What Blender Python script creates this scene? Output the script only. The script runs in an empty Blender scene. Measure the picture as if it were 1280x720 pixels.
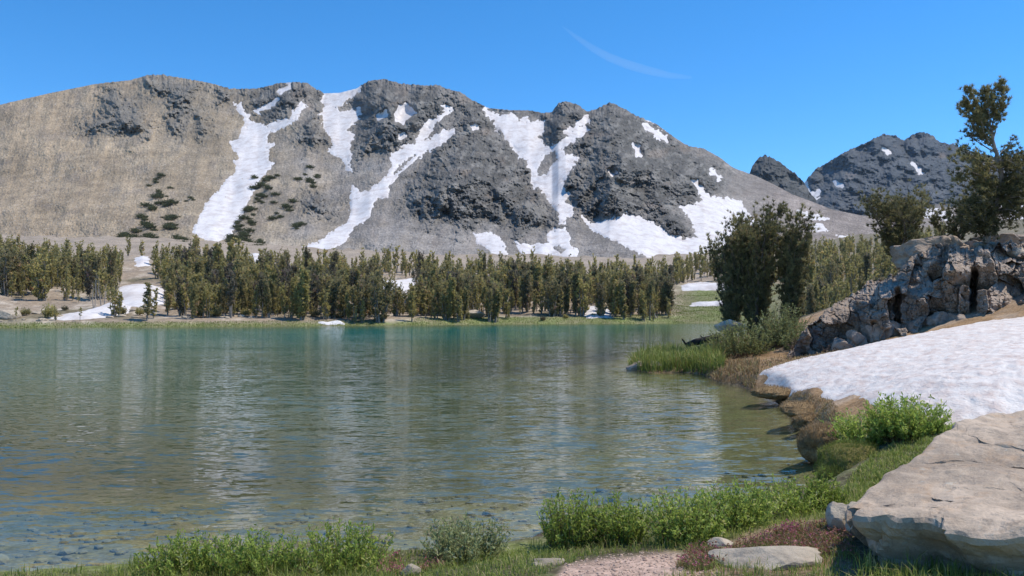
import bpy, bmesh, math, random
import numpy as np
random.seed(3)
from mathutils import Vector, Matrix

# ------------------------------------------------------------------ camera, sky, sun, exposure
F, HC, HZ = 1000.0, 2.3, 390.0            # focal length in 1280-px units, eye height above the lake, horizon row
scene = bpy.context.scene
col = scene.collection
cam_d = bpy.data.cameras.new('camera'); cam = bpy.data.objects.new('camera', cam_d); col.objects.link(cam)
cam.location = (0, 0, HC); cam.rotation_euler = (math.radians(90), 0, 0)
cam_d.sensor_width = 36; cam_d.lens = 36*F/1280; cam_d.shift_y = 30/1280
cam_d.clip_start = 0.1; cam_d.clip_end = 60000
scene.camera = cam

SUN_EL, SUN_AZ = math.radians(61), math.radians(83)     # azimuth from +Y (view axis) towards +X
world = bpy.data.worlds.new('World'); scene.world = world; world.use_nodes = True
wn = world.node_tree; bg = wn.nodes['Background']
sky = wn.nodes.new('ShaderNodeTexSky'); sky.sky_type = 'NISHITA'; sky.sun_disc = False
sky.sun_elevation = SUN_EL; sky.sun_rotation = SUN_AZ
sky.altitude = 3200; sky.air_density = 1.0; sky.dust_density = 0.0; sky.ozone_density = 3.6
hs = wn.nodes.new('ShaderNodeHueSaturation'); hs.inputs['Hue'].default_value = .497; hs.inputs['Saturation'].default_value = 1.3; hs.inputs['Value'].default_value = 1.02
wn.links.new(sky.outputs[0], hs.inputs['Color']); wn.links.new(hs.outputs[0], bg.inputs[0])
bg.inputs[1].default_value = 0.135
sun_d = bpy.data.lights.new('sun', 'SUN'); sun = bpy.data.objects.new('sun', sun_d); col.objects.link(sun)
sun_d.energy = 3.0; sun_d.angle = math.radians(0.5); sun_d.color = (1.0, 0.92, 0.80)
sd_ = Vector((math.cos(SUN_EL)*math.sin(SUN_AZ), math.cos(SUN_EL)*math.cos(SUN_AZ), math.sin(SUN_EL)))
sun.rotation_euler = sd_.to_track_quat('Z', 'Y').to_euler(); sun.location = sd_*50
vs = scene.view_settings
vs.view_transform = 'Standard'; vs.look = 'None'; vs.exposure = 0.75; vs.gamma = 1.0; vs.use_curve_mapping = False
cy = scene.cycles
cy.use_denoising = True
cy.max_bounces = 8; cy.transparent_max_bounces = 12; cy.diffuse_bounces = 3; cy.glossy_bounces = 3
cy.caustics_reflective = False; cy.caustics_refractive = False; cy.sample_clamp_indirect = 4

# ------------------------------------------------------------------ numeric helpers
def W(px, py, Y):
    return ((px-640)/F*Y, Y, HC+(HZ-py)/F*Y)

def _h(ix, iy, iz, s):
    a = (ix.astype(np.int64)*374761393 + iy.astype(np.int64)*668265263 + iz.astype(np.int64)*2147483647 + s*974711) & 0xffffffff
    a = ((a ^ (a >> 13))*1274126177) & 0xffffffff
    a = ((a ^ (a >> 16))*2246822519) & 0xffffffff
    return (a ^ (a >> 15)) & 0xffffffff

def perlin2(x, y, s=0):
    x0 = np.floor(x); y0 = np.floor(y); fx = x-x0; fy = y-y0; z = np.zeros_like(x0)
    def g(dx, dy):
        a = _h(x0+dx, y0+dy, z, s)/4294967296.0*2*np.pi
        return np.cos(a)*(fx-dx)+np.sin(a)*(fy-dy)
    u = fx*fx*fx*(fx*(fx*6-15)+10); v = fy*fy*fy*(fy*(fy*6-15)+10)
    a = g(0, 0)*(1-u)+g(1, 0)*u; b = g(0, 1)*(1-u)+g(1, 1)*u
    return (a*(1-v)+b*v)*1.5

def fbm2(x, y, o=4, s=0, gain=.5):
    r = 0; a = 1; t = 0
    for i in range(o):
        r = r+a*perlin2(x*2**i, y*2**i, s+i*17); t += a; a *= gain
    return r/t

def ridged2(x, y, o=4, s=0, gain=.55):
    r = 0; a = 1; t = 0
    for i in range(o):
        n = 1-np.abs(perlin2(x*2.03**i, y*2.03**i, s+i*17))*1.6
        r = r+a*n; t += a; a *= gain
    return r/t

def vnoise3(p, s=0):
    p = np.asarray(p, float); f0 = np.floor(p); f = p-f0; f = f*f*(3-2*f); r = 0
    for dx in (0, 1):
        for dy in (0, 1):
            for dz in (0, 1):
                h = _h(f0[:, 0]+dx, f0[:, 1]+dy, f0[:, 2]+dz, s)/4294967296.0
                w = (f[:, 0] if dx else 1-f[:, 0])*(f[:, 1] if dy else 1-f[:, 1])*(f[:, 2] if dz else 1-f[:, 2])
                r = r+h*w
    return r*2-1

def fbm3(p, o=4, s=0, gain=.5):
    r = 0; a = 1; t = 0
    for i in range(o):
        r = r+a*vnoise3(p*2.0**i+i*5.3, s+i*31); t += a; a *= gain
    return r/t

def sdf(x, y, poly):
    """signed distance to a polygon, positive inside"""
    P = np.asarray(poly, float); x = np.asarray(x, float); y = np.asarray(y, float)
    d = np.full(x.shape, 1e18); ins = np.zeros(x.shape, bool)
    n = len(P)
    for i in range(n):
        ax, ay = P[i]; bx, by = P[(i+1) % n]
        ex, ey = bx-ax, by-ay; L = ex*ex+ey*ey+1e-12
        t = np.clip(((x-ax)*ex+(y-ay)*ey)/L, 0, 1)
        d = np.minimum(d, (x-ax-t*ex)**2+(y-ay-t*ey)**2)
        c = (ay > y) != (by > y)
        if ey != 0:
            ins ^= c & (x < ex*(y-ay)/ey+ax)
    d = np.sqrt(d)
    return np.where(ins, d, -d)

def sst(a, b, x):
    t = np.clip((x-a)/(b-a), 0, 1); return t*t*(3-2*t)

def mix(a, b, t):
    return a*(1-t)+b*t

def mixc(c, rgb, t):
    return c*(1-t[..., None])+np.array(rgb)*t[..., None]

def blur(a, r, it=2):
    for _ in range(it):
        for ax in (0, 1):
            pad = [(0, 0), (0, 0)]; pad[ax] = (r+1, r)
            c = np.cumsum(np.pad(a, pad, mode='edge'), axis=ax)
            n = a.shape[ax]
            if ax == 0: a = (c[2*r+1:2*r+1+n]-c[:n])/(2*r+1)
            else: a = (c[:, 2*r+1:2*r+1+n]-c[:, :n])/(2*r+1)
    return a

# ------------------------------------------------------------------ object helpers
def mesh_np(name, V, Fc, cols=None, smooth=True, mats=None, midx=None, floats=None):
    V = np.asarray(V, np.float32); me = bpy.data.meshes.new(name)
    if isinstance(Fc, np.ndarray): Fc = [Fc]
    Fc = [np.asarray(f, np.int32) for f in Fc if len(f)]
    loops = np.concatenate([f.ravel() for f in Fc]); tot = np.concatenate([np.full(len(f), f.shape[1], np.int32) for f in Fc])
    st = np.concatenate([[0], np.cumsum(tot)[:-1]]).astype(np.int32)
    me.vertices.add(len(V)); me.vertices.foreach_set('co', V.ravel())
    me.loops.add(len(loops)); me.loops.foreach_set('vertex_index', loops)
    me.polygons.add(len(tot)); me.polygons.foreach_set('loop_start', st); me.polygons.foreach_set('loop_total', tot)
    me.polygons.foreach_set('use_smooth', np.full(len(tot), smooth, bool))
    for m in mats or []: me.materials.append(m)
    if midx is not None: me.polygons.foreach_set('material_index', np.asarray(midx, np.int32))
    me.update(calc_edges=True)
    if cols is not None:
        a = me.color_attributes.new('Col', 'FLOAT_COLOR', 'POINT')
        c = np.ones((len(V), 4), np.float32); c[:, :3] = cols; a.data.foreach_set('color', c.ravel())
    for k, v in (floats or {}).items():
        a = me.attributes.new(k, 'FLOAT', 'POINT'); a.data.foreach_set('value', np.asarray(v, np.float32).ravel())
    return me

def link(name, me, parent=None, loc=None, rz=0.0):
    o = bpy.data.objects.new(name, me); col.objects.link(o)
    if parent is not None: o.parent = parent
    if loc is not None: o.location = loc
    if rz: o.rotation_euler = (0, 0, rz)
    return o

def tag(o, label=None, cat=None, group=None, kind=None):
    if label: o['label'] = label
    if cat: o['category'] = cat
    if group: o['group'] = group
    if kind: o['kind'] = kind
    return o

def grid_faces(nr, nc, keep=None):
    i = np.arange(nr*nc).reshape(nr, nc)
    q = np.stack([i[:-1, :-1], i[:-1, 1:], i[1:, 1:], i[1:, :-1]], -1).reshape(-1, 4)
    if keep is not None: q = q[keep.ravel()]
    return q

def compact(V, Fq, *extra):
    used = np.unique(Fq); m = np.full(len(V), -1); m[used] = np.arange(len(used))
    return (V[used], m[Fq])+tuple(e[used] for e in extra)

# ------------------------------------------------------------------ materials
class NT:
    def __init__(s, name):
        s.m = bpy.data.materials.new(name); s.m.use_nodes = True; s.t = s.m.node_tree
        s.t.nodes.clear(); s.out = s.n('ShaderNodeOutputMaterial')
    def n(s, typ, ins=None, **kw):
        nd = s.t.nodes.new(typ)
        for k, v in kw.items(): setattr(nd, k, v)
        for k, v in (ins or {}).items(): s.set(nd.inputs[k], v)
        return nd
    def set(s, sock, v):
        if isinstance(v, bpy.types.NodeSocket): s.t.links.new(v, sock)
        elif isinstance(v, (tuple, list)) and len(v) == 3 and sock.type == 'RGBA': sock.default_value = (*v, 1)
        else: sock.default_value = v
    def attr(s, name='Col', fac=False):
        a = s.n('ShaderNodeAttribute', attribute_name=name); return a.outputs['Fac' if fac else 'Color']
    def pos(s): return s.n('ShaderNodeNewGeometry').outputs['Position']
    def obj(s): return s.n('ShaderNodeTexCoord').outputs['Object']
    def scl(s, v, sc):
        m = s.n('ShaderNodeMapping'); s.set(m.inputs[0], v); m.inputs['Scale'].default_value = sc; return m.outputs[0]
    def noise(s, vec, scale, detail=4, rough=.55, dist=0.):
        return s.n('ShaderNodeTexNoise', {'Vector': vec, 'Scale': scale, 'Detail': detail, 'Roughness': rough, 'Distortion': dist}).outputs[0]
    def voro(s, vec, scale, feature='F1', out='Distance'):
        return s.n('ShaderNodeTexVoronoi', {'Vector': vec, 'Scale': scale}, feature=feature).outputs[out]
    def ramp(s, f, lo, hi, a=0., b=1.):
        r = s.n('ShaderNodeMapRange', {'Value': f, 'From Min': lo, 'From Max': hi, 'To Min': a, 'To Max': b}); return r.outputs[0]
    def mix(s, f, a, b, mode='MIX'):
        m = s.n('ShaderNodeMix', data_type='RGBA', blend_type=mode)
        s.set(m.inputs[0], f); s.set(m.inputs[6], a); s.set(m.inputs[7], b); return m.outputs[2]
    def math(s, op, a, b=0.):
        m = s.n('ShaderNodeMath', operation=op); s.set(m.inputs[0], a); s.set(m.inputs[1], b); return m.outputs[0]
    def bump(s, h, dist, strength=1., normal=None):
        b = s.n('ShaderNodeBump', {'Height': h, 'Distance': dist, 'Strength': strength})
        if normal is not None: s.set(b.inputs['Normal'], normal)
        return b.outputs[0]
    def surf(s, color, rough=.9, normal=None, spec=.2, transl=0., tcol=None):
        p = s.n('ShaderNodeBsdfPrincipled', {'Base Color': color, 'Roughness': rough, 'Specular IOR Level': spec})
        if normal is not None: s.set(p.inputs['Normal'], normal)
        o = p.outputs[0]
        if transl:
            t = s.n('ShaderNodeBsdfTranslucent', {'Color': tcol if tcol is not None else color})
            mx = s.n('ShaderNodeMixShader', {0: transl}); s.set(mx.inputs[1], o); s.set(mx.inputs[2], t.outputs[0]); o = mx.outputs[0]
        s.t.links.new(o, s.out.inputs['Surface']); return s.m

def m_mountain(sc=1.0):
    t = NT('mountain_rock'); p = t.pos(); c = t.attr()
    n1 = t.noise(p, .06/sc, 6, .65); n2 = t.noise(p, .45/sc, 5, .7)
    k = t.ramp(n1, .3, .7, .76, 1.24); k2 = t.ramp(n2, .3, .7, .66, 1.34)
    c = t.mix(1., c, t.n('ShaderNodeCombineColor', {0: k, 1: k, 2: k}).outputs[0], 'MULTIPLY')
    c = t.mix(1., c, t.n('ShaderNodeCombineColor', {0: k2, 1: k2, 2: k2}).outputs[0], 'MULTIPLY')
    return t.surf(c, .95, t.bump(n2, 1.1*sc, .7), .1)

def m_snow(pink=.0, near=False):
    t = NT('old_snow'); p = t.pos()
    if near:
        n = t.noise(p, 1.3, 6, .6, .6); n2 = t.noise(t.scl(p, (3.4, 1.3, 3)), 1.6, 5, .65); n3 = t.noise(p, 26., 3, .6)
        c = t.mix(t.ramp(n2, .42, .66), (.70, .66, .62), (.56, .46, .41))
        c = t.mix(t.ramp(n, .5, .75, 0, .55), c, (.62, .56, .52))
        c = t.mix(t.ramp(n3, .58, .72, 0, .7), c, (.42, .32, .27))
        return t.surf(c, .7, t.bump(n3, .02, .7, t.bump(n2, .05, .6)), .25)
    n = t.noise(p, .12, 5, .65)
    c = t.mix(t.math('MAXIMUM', t.ramp(n, .46, .7, 0, 1), t.ramp(t.noise(t.scl(p, (1, .35, .35)), .35, 5, .7), .5, .72, 0, .8)), (.64, .62, .62), (.46, .41, .39))
    return t.surf(c, .75, t.bump(n, .8, .5), .2)

def m_ground():
    t = NT('ground_soil'); p = t.pos(); c = t.attr()
    n1 = t.noise(p, 1.4, 5, .65); n2 = t.noise(p, 14., 4, .65); n3 = t.noise(p, .09, 5, .65)
    for n, a in ((n1, .35), (n2, .4), (n3, .22)):
        k = t.ramp(n, .3, .7, 1-a, 1+a)
        c = t.mix(1., c, t.n('ShaderNodeCombineColor', {0: k, 1: k, 2: k}).outputs[0], 'MULTIPLY')
    pb = t.voro(p, 22.); c = t.mix(t.ramp(pb, .05, .45, 0.25, 0), c, (.5, .45, .38))
    return t.surf(c, .95, t.bump(n2, .02, .8, t.bump(n1, .06, .6)), .15)

def m_granite(base=(.42, .36, .31), dark=(.16, .14, .135), stain=(.34, .24, .17), s=1., lich=True):
    t = NT('granite_rock'); p = t.pos()
    n1 = t.noise(p, .9*s, 6, .65, .4); n2 = t.noise(p, 6*s, 6, .7, .2); n3 = t.noise(p, 45*s, 3, .7)
    c = t.mix(t.ramp(n1, .36, .62), tuple(x*1.12 for x in base), tuple(x*.58 for x in base))
    c = t.mix(t.ramp(t.noise(p, 1.7*s, 5, .7, 1.2), .52, .68, 0, .65), c, stain)
    c = t.mix(t.ramp(n2, .52, .68, 0, .75), c, dark); c = t.mix(t.ramp(t.noise(p, 19*s, 4, .75), .62, .72, 0, .7), c, tuple(x*.5 for x in dark))
    c = t.mix(t.ramp(n3, .5, .75, 0, .45), c, tuple(x*1.35 for x in base))
    if lich: c = t.mix(t.ramp(t.noise(p, 3.1*s, 6, .75), .60, .66, 0, .55), c, (.40, .41, .36))
    nn = t.bump(t.noise(p, 2.2*s, 9, .66, .5), .065/s, .8); nn = t.bump(n2, .035/s, .6, nn); nn = t.bump(n3, .01/s, .4, nn)
    return t.surf(c, .9, nn, .2)

def m_foliage(name, dark, light, tip=None, transl=.3, attr=True):
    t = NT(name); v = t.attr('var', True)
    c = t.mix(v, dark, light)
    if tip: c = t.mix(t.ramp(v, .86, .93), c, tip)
    r = t.n('ShaderNodeObjectInfo').outputs['Random']
    k = t.ramp(r, 0, 1, *((.5, 1.3) if name == 'pine_needles' else (.9, 1.1)))
    c = t.mix(1., c, t.n('ShaderNodeCombineColor', {0: k, 1: k, 2: t.ramp(r, 0, 1, .8, 1.1)}).outputs[0], 'MULTIPLY')
    return t.surf(c, .6, None, .25, transl)

def m_bark(c1=(.20, .165, .135), c2=(.09, .07, .058)):
    t = NT('pine_bark'); p = t.scl(t.obj(), (1, 1, .25)); n = t.noise(p, 14, 5, .7)
    return t.surf(t.mix(t.ramp(n, .35, .65), c2, c1), .9, t.bump(n, .03, .8), .15)

def m_water():
    t = NT('lake_water'); p = t.pos()
    d = t.attr('depth', True)
    # wind ripples: crests lie roughly across the view, several wavelengths
    def slope(sc, scale, det, ax, ay):
        c = t.n('ShaderNodeTexNoise', {'Vector': t.scl(p, sc), 'Scale': scale, 'Detail': det, 'Roughness': .55, 'Distortion': .35}).outputs['Color']
        v = t.n('ShaderNodeVectorMath', operation='SUBTRACT'); t.set(v.inputs[0], c); v.inputs[1].default_value = (.5, .5, .5)
        w = t.n('ShaderNodeVectorMath', operation='MULTIPLY'); t.set(w.inputs[0], v.outputs[0]); w.inputs[1].default_value = (ax, ay, 0)
        return w.outputs[0]
    def vadd(a, b):
        v = t.n('ShaderNodeVectorMath', operation='ADD'); t.set(v.inputs[0], a); t.set(v.inputs[1], b); return v.outputs[0]
    gust = t.ramp(t.noise(t.scl(p, (.05, .09, 1)), 1.0, 3, .5), .35, .65, .6, 1.2)
    sl = vadd(vadd(slope((1.1, 3.6, 1), 1.7, 2, .06, .38), slope((.35, 1.2, 1), .9, 2, .02, .14)), slope((2.8, 9.0, 1), 1.9, 2, .05, .32))
    g = t.n('ShaderNodeVectorMath', operation='SCALE'); t.set(g.inputs[0], sl); t.set(g.inputs['Scale'], gust)
    up = t.n('ShaderNodeCombineXYZ', {2: 1.0})
    nv = t.n('ShaderNodeVectorMath', operation='NORMALIZE'); t.set(nv.inputs[0], vadd(g.outputs[0], up.outputs[0])); nrm = nv.outputs[0]
    # light scattered back by the water body, by depth
    f = t.math('SUBTRACT', 1., t.math('POWER', 2.718, t.math('MULTIPLY', d, -0.75)))
    deep = t.mix(t.ramp(d, .8, 6.0), (.046, .092, .046), (.003, .124, .112))
    body = t.n('ShaderNodeBsdfDiffuse', {'Color': deep})
    tr = t.n('ShaderNodeBsdfTransparent', {'Color': (.90, .95, .80)})
    m1 = t.n('ShaderNodeMixShader', {0: f}); t.set(m1.inputs[1], tr.outputs[0]); t.set(m1.inputs[2], body.outputs[0])
    gl = t.n('ShaderNodeBsdfGlossy', {'Color': (1, 1, 1), 'Roughness': .05, 'Normal': nrm})
    fr = t.n('ShaderNodeFresnel', {'IOR': 1.33, 'Normal': nrm})
    m2 = t.n('ShaderNodeMixShader'); t.set(m2.inputs[0], t.math('MINIMUM', t.math('MULTIPLY', fr.outputs[0], .97), .60)); t.set(m2.inputs[1], m1.outputs[0]); t.set(m2.inputs[2], gl.outputs[0])
    t.t.links.new(m2.outputs[0], t.out.inputs['Surface']); return t.m

def m_moss(a, b):
    t = NT('moss'); p = t.pos(); n = t.noise(p, 9, 5, .7); n2 = t.noise(p, 60, 3, .7)
    c = t.mix(t.ramp(n, .35, .65), a, b); c = t.mix(t.ramp(n2, .4, .7, 0, .5), c, tuple(x*.4 for x in a))
    return t.surf(c, .95, t.bump(n2, .03, 1., t.bump(n, .06, .8)), .1)

M_MTN = m_mountain(); M_SNOW = m_snow(); M_SNOWN = m_snow(near=True); M_GROUND = m_ground()
M_GRAN = m_granite((.37, .30, .245), (.15, .12, .10), (.34, .24, .165), .8)
M_BOULD = m_granite((.45, .36, .275), (.22, .185, .15), (.40, .27, .17), 1.5, True)
M_STONE = m_granite((.45, .385, .30), (.25, .22, .19), (.4, .3, .22), 3.0, False)
M_BARK = m_bark(); M_BARKG = m_bark((.33, .29, .25), (.14, .12, .10))
M_NEED = m_foliage('pine_needles', (.18, .165, .08), (.56, .48, .21), (.55, .38, .24), .5)
M_KRUM = m_foliage('dwarf_pine_needles', (.05, .058, .028), (.17, .17, .075), None, .2)
M_NEEDN = m_foliage('pine_needles_near', (.075, .078, .042), (.40, .36, .18), (.42, .32, .19), .45)
M_WILLOW = m_foliage('willow_leaves', (.11, .17, .03), (.52, .62, .14), (.64, .60, .28), .5)
M_WILLOWP = m_foliage('willow_leaves_pale', (.15, .17, .07), (.42, .45, .2), (.5, .5, .3), .45)
M_TWIG = m_foliage('dry_twigs', (.10, .065, .05), (.20, .13, .09), None, .1)
M_GRASS = m_foliage('grass_blades', (.13, .18, .035), (.38, .43, .11), (.52, .44, .22), .45)
M_SEDGE = m_foliage('sedge_blades', (.15, .20, .04), (.30, .33, .09), (.38, .29, .13), .3)
M_DRY = m_foliage('dry_sedge', (.22, .15, .08), (.44, .31, .17), (.3, .3, .12), .25)
M_PINK = m_foliage('pink_blossom', (.30, .14, .085), (.50, .33, .24), (.60, .22, .29), .25)
M_HEATH = m_foliage('heath_stems', (.12, .14, .04), (.30, .24, .11), (.36, .14, .10), .2)
M_MOSSB = m_moss((.30, .20, .10), (.46, .32, .17)); M_MOSSG = m_moss((.17, .16, .05), (.36, .29, .12))
M_WATER = m_water()

# ------------------------------------------------------------------ shore line (world x, y at lake level)
def wl(px, py):
    Y = HC*F/(py-HZ); return ((px-640)/F*Y, Y)
def wY(px, Y): return ((px-640)/F*Y, Y)
SHORE = [(-160, 4), (-40, 6.2), (-12, 6.9), wl(0, 716), wl(120, 707), wl(200, 701), wl(350, 695), wl(500, 689), wl(600, 683), wl(660, 672), wl(690, 655),
         wl(760, 648), wl(850, 641), wl(960, 632), wl(1025, 620), wl(1046, 606), wl(1040, 588), wl(1022, 570), wl(1010, 552), wl(1002, 540), wl(988, 522), wl(966, 508),
         wl(950, 492), wl(928, 482), wl(900, 478), wl(872, 468), wl(850, 466), wl(815, 466), wl(788, 461), wl(792, 452), wY(820, 43), wY(860, 46),
         wY(905, 47), wY(930, 55), wY(965, 80), wY(985, 110), wY(965, 150), wY(905, 168), wY(850, 166), wY(800, 161), wY(720, 157), wY(640, 153),
         wY(560, 146), wY(500, 140), wY(400, 134), wY(300, 128), wY(200, 124), wY(100, 121), wY(0, 118), wY(-150, 112), wY(-500, 100), (-240, 90)]

# control points of the near land (px, py, distance)
CP = [(740, 715, 5.7), (640, 712, 6.0), (480, 728, 6.2), (900, 715, 5.5), (1060, 715, 5.4), (1280, 718, 5.2), (1060, 640, 7.6), (1085, 600, 8.8),
      (1100, 575, 9.6), (1000, 640, 8.2), (850, 690, 6.5), (960, 660, 7.0), (1050, 550, 12), (1012, 515, 15.5), (1040, 502, 14.5), (970, 492, 20),
      (945, 480, 22.5), (900, 466, 27), (850, 458, 31), (900, 443, 36), (930, 434, 36), (1000, 442, 31), (940, 425, 42),
      (940, 468, 24.3), (985, 453, 25.8), (1050, 441, 27), (1110, 428, 27.5), (1160, 416, 27), (1220, 404, 26), (1280, 397, 25), (1340, 390, 25),
      (1065, 504, 13.5), (1130, 518, 11.5), (1190, 526, 10.5), (1280, 524, 10), (1000, 492, 17),
      (1180, 455, 17), (1280, 445, 16), (1100, 465, 19), (1020, 465, 21),
      (1150, 340, 40), (1250, 318, 36), (1330, 318, 31), (1080, 372, 42), (1400, 330, 28), (1030, 405, 40)]
_cp = np.array([W(*c) for c in CP]+[(0, -6, .85), (-8, 0, .7), (8, 0, .8), (8, 5, .95), (14, 8, 1.6), (-20, 3, .6), (22, 18, 2.6), (30, 30, 5.5), (-4.5, 4.5, .45), (-1, 3, .6), (3, 3, .62)])
def _tk(r): return np.where(r > 0, r*r*np.log(r+1e-9), 0)
def _tps(P):
    n = len(P); d = np.hypot(P[:, None, 0]-P[None, :, 0], P[:, None, 1]-P[None, :, 1])
    A = np.zeros((n+3, n+3)); A[:n, :n] = _tk(d)+np.eye(n)*.02; A[:n, n] = 1; A[:n, n+1:] = P[:, :2]; A[n, :n] = 1; A[n+1:, :n] = P[:, :2].T
    return np.linalg.solve(A, np.concatenate([P[:, 2], np.zeros(3)]))
_tw = _tps(_cp)
def tps(x, y):
    r = _tw[-3]+_tw[-2]*x+_tw[-1]*y
    for i, p in enumerate(_cp): r = r+_tw[i]*_tk(np.hypot(x-p[0], y-p[1]))
    return r

def shore_sd(x, y):
    """distance inland (positive on land)"""
    wob = np.clip(np.abs(y), 4, 60)*.012
    n = fbm2(x/(wob*6+.3), y/(wob*6+.3), 3, 5)
    return -sdf(x, y, SHORE)+n*wob*1.6

def ground_z(x, y, sd=None):
    x = np.asarray(x, float); y = np.asarray(y, float)
    if sd is None: sd = shore_sd(x, y)
    xx = np.clip(x, -30, 34); yy = np.clip(y, -8, 46)
    near = np.clip(tps(xx, yy), .12, 6.5)
    px = 640+F*x/np.maximum(y, 5)
    lump = fbm2(x/26, y/26, 4, 9)*2.6*sst(6, 50, sd)+fbm2(x/9, y/9, 3, 19)*.8*sst(2, 15, sd)
    far = .22+.118*np.maximum(sd, 0)+sst(0, 6, sd)*.35+lump+sst(900, 1200, px)*np.maximum(sd-20, 0)*.02
    w = sst(40, 62, y); land = mix(near, far, w)
    bank = sst(-.05, mix(.45, 2.5, w), sd)
    s = np.maximum(-sd, 0)*1.0
    bed = -(.10*(1-np.exp(-s*3))+.085*s+.0042*s*s); bed = -7*(1-np.exp(bed/7*1.25))
    bed = bed+fbm2(x/1.7, y/1.7, 4, 33)*.10*sst(.2, 2., s)
    tiny = fbm2(x/.35, y/.35, 3, 41)*.035*(1-sst(20, 50, y))
    return np.where(sd > 0, land*bank+tiny*bank, bed)

def gz1(x, y): return float(ground_z(np.array([x]), np.array([y]))[0])
def G(px, Y):
    x = (px-640)/F*Y; return Vector((x, Y, gz1(x, Y)))

# ------------------------------------------------------------------ ground sheet + lake
cols_px = np.concatenate([np.arange(-1500, -60, 30), np.arange(-60, 1340, 4.0), np.arange(1340, 3000, 30)])
Yr = np.concatenate([np.arange(-14, 3.4, .6), np.exp(np.arange(math.log(3.5), math.log(520), .0115))])
wY_ = np.sqrt(np.maximum(Yr, 0)**2+9)
U = (cols_px-640)/F
GX = wY_[:, None]*U[None, :]; GY = np.repeat(Yr[:, None], len(U), 1)
GSD = shore_sd(GX, GY); GZ = ground_z(GX, GY, GSD)
PX = 640+F*GX/np.maximum(GY, .5); PY = HZ-(GZ-HC)/np.maximum(GY, .5)*F
nz = fbm2(GX/1.3, GY/1.3, 4, 51); nzl = fbm2(GX/14, GY/14, 4, 52); nzm = fbm2(GX/5, GY/5, 4, 53)
C = np.zeros(GX.shape+(3,)); C[:] = (.085, .075, .042)                         # near soil under the plants
C = mixc(C, (.14, .17, .05), sst(-.1, .3, nz)*(GY < 14)*.8)
gravel = [(690, 735), (705, 705), (760, 694), (815, 689), (870, 694), (900, 708), (905, 735)]
C = mixc(C, (.40, .285, .225), sst(-6, 6, sdf(PX, PY, gravel)+nz*14)*(GY < 9))
C = mixc(C, (.24, .145, .10), sst(-8, 8, sdf(PX, PY, [(860, 705), (930, 672), (1000, 652), (1060, 655), (1075, 720), (860, 720)])+nz*16)*(GY < 9)*.8)
sod = sst(-.5, .6, 1.0+nzm)*(GY > 10.6)*(GY < 46)
C = mixc(C, (.26, .165, .085), sod*sst(0, .05, GSD))
C = mixc(C, (.33, .25, .18), sod*sst(.0, .5, nz))
rockz = sst(2.2, 3.2, GZ)*(GY < 60)*(GY > 14)
C = mixc(C, (.27, .235, .20), rockz)
far = sst(48, 90, GY)
cf = np.zeros_like(C); cf[:] = (.27, .215, .16)
cf = mixc(cf, (.42, .36, .29), sst(.05, .3, nzm)); cf = mixc(cf, (.12, .105, .06), sst(.05, .35, -nzl)*.8)
cf = mixc(cf, (.30, .25, .20), sst(235, 300, GY)*.85)
gm = np.clip(sst(470, 620, PX)*(1-sst(4, 9, GSD)) + (1-sst(1.2, 3.2, GSD))*1.2 + sst(830, 880, PX)*(1-sst(70, 100, GSD)), 0, 1)
cf = mixc(cf, (.13, .165, .045), gm*(.75+.25*np.clip(nzm*2, -1, 1)))
cf = mixc(cf, (.15, .135, .09), sst(930, 1000, PX)*(GY > 60)*.8)
C = C*(1-far[..., None])+cf*far[..., None]
under = sst(.05, -.15, GSD) if False else 1-sst(-.25, .02, GSD)
cb = np.zeros_like(C); cb[:] = (.22, .195, .12); cb = mixc(cb, (.15, .15, .075), sst(.02, .4, nzm)*.7); cb = mixc(cb, (.33, .29, .20), sst(.1, .4, nz)*.6)
C = C*(1-under[..., None])+cb*under[..., None]
C = mixc(C, (.06, .04, .022), (1-sst(.0, .16, np.abs(GSD-.03)))*(GY < 40)*.9)
def _bil(A, x, y):
    x = np.asarray(x, float); y = np.asarray(y, float); sh = np.broadcast(x, y).shape; x, y = np.broadcast_to(x, sh), np.broadcast_to(y, sh)
    r = np.clip(np.interp(y, Yr, np.arange(len(Yr))), 0, len(Yr)-1.001); u = x/np.sqrt(np.maximum(y, 0)**2+9)
    c = np.clip(np.interp(u, U, np.arange(len(U))), 0, len(U)-1.001); i = r.astype(int); j = c.astype(int); a = r-i; b = c-j
    return (A[i, j]*(1-b)+A[i, j+1]*b)*(1-a)+(A[i+1, j]*(1-b)+A[i+1, j+1]*b)*a
def ground_z(x, y, sd=None): return _bil(GZ, x, y)
def shore_sd(x, y): return _bil(GSD, x, y)
gme = mesh_np('ground', np.stack([GX, GY, GZ], -1).reshape(-1, 3), grid_faces(*GX.shape), C.reshape(-1, 3), True, [M_GROUND])
tag(link('ground', gme), 'rocky ground and lake bed around the lake, sand, soil and turf', kind='structure')

wk = GZ < .06
k4 = wk[:-1, :-1] | wk[1:, :-1] | wk[:-1, 1:] | wk[1:, 1:]
k4 &= (GY[:-1, :-1] > 3.4)
WV, WF, WD = compact(np.stack([GX, GY, GX*0], -1).reshape(-1, 3), grid_faces(*GX.shape, k4), blur(np.maximum(-GZ, 0), 5, 2).ravel()*np.clip(np.maximum(-GZ, 0)*8, 0, 1).ravel())
tag(link('lake_water', mesh_np('lake_water', WV, WF, None, True, [M_WATER], floats={'depth': WD})), 'rippled teal alpine lake, clear and brown in the shallows', kind='structure')

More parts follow.
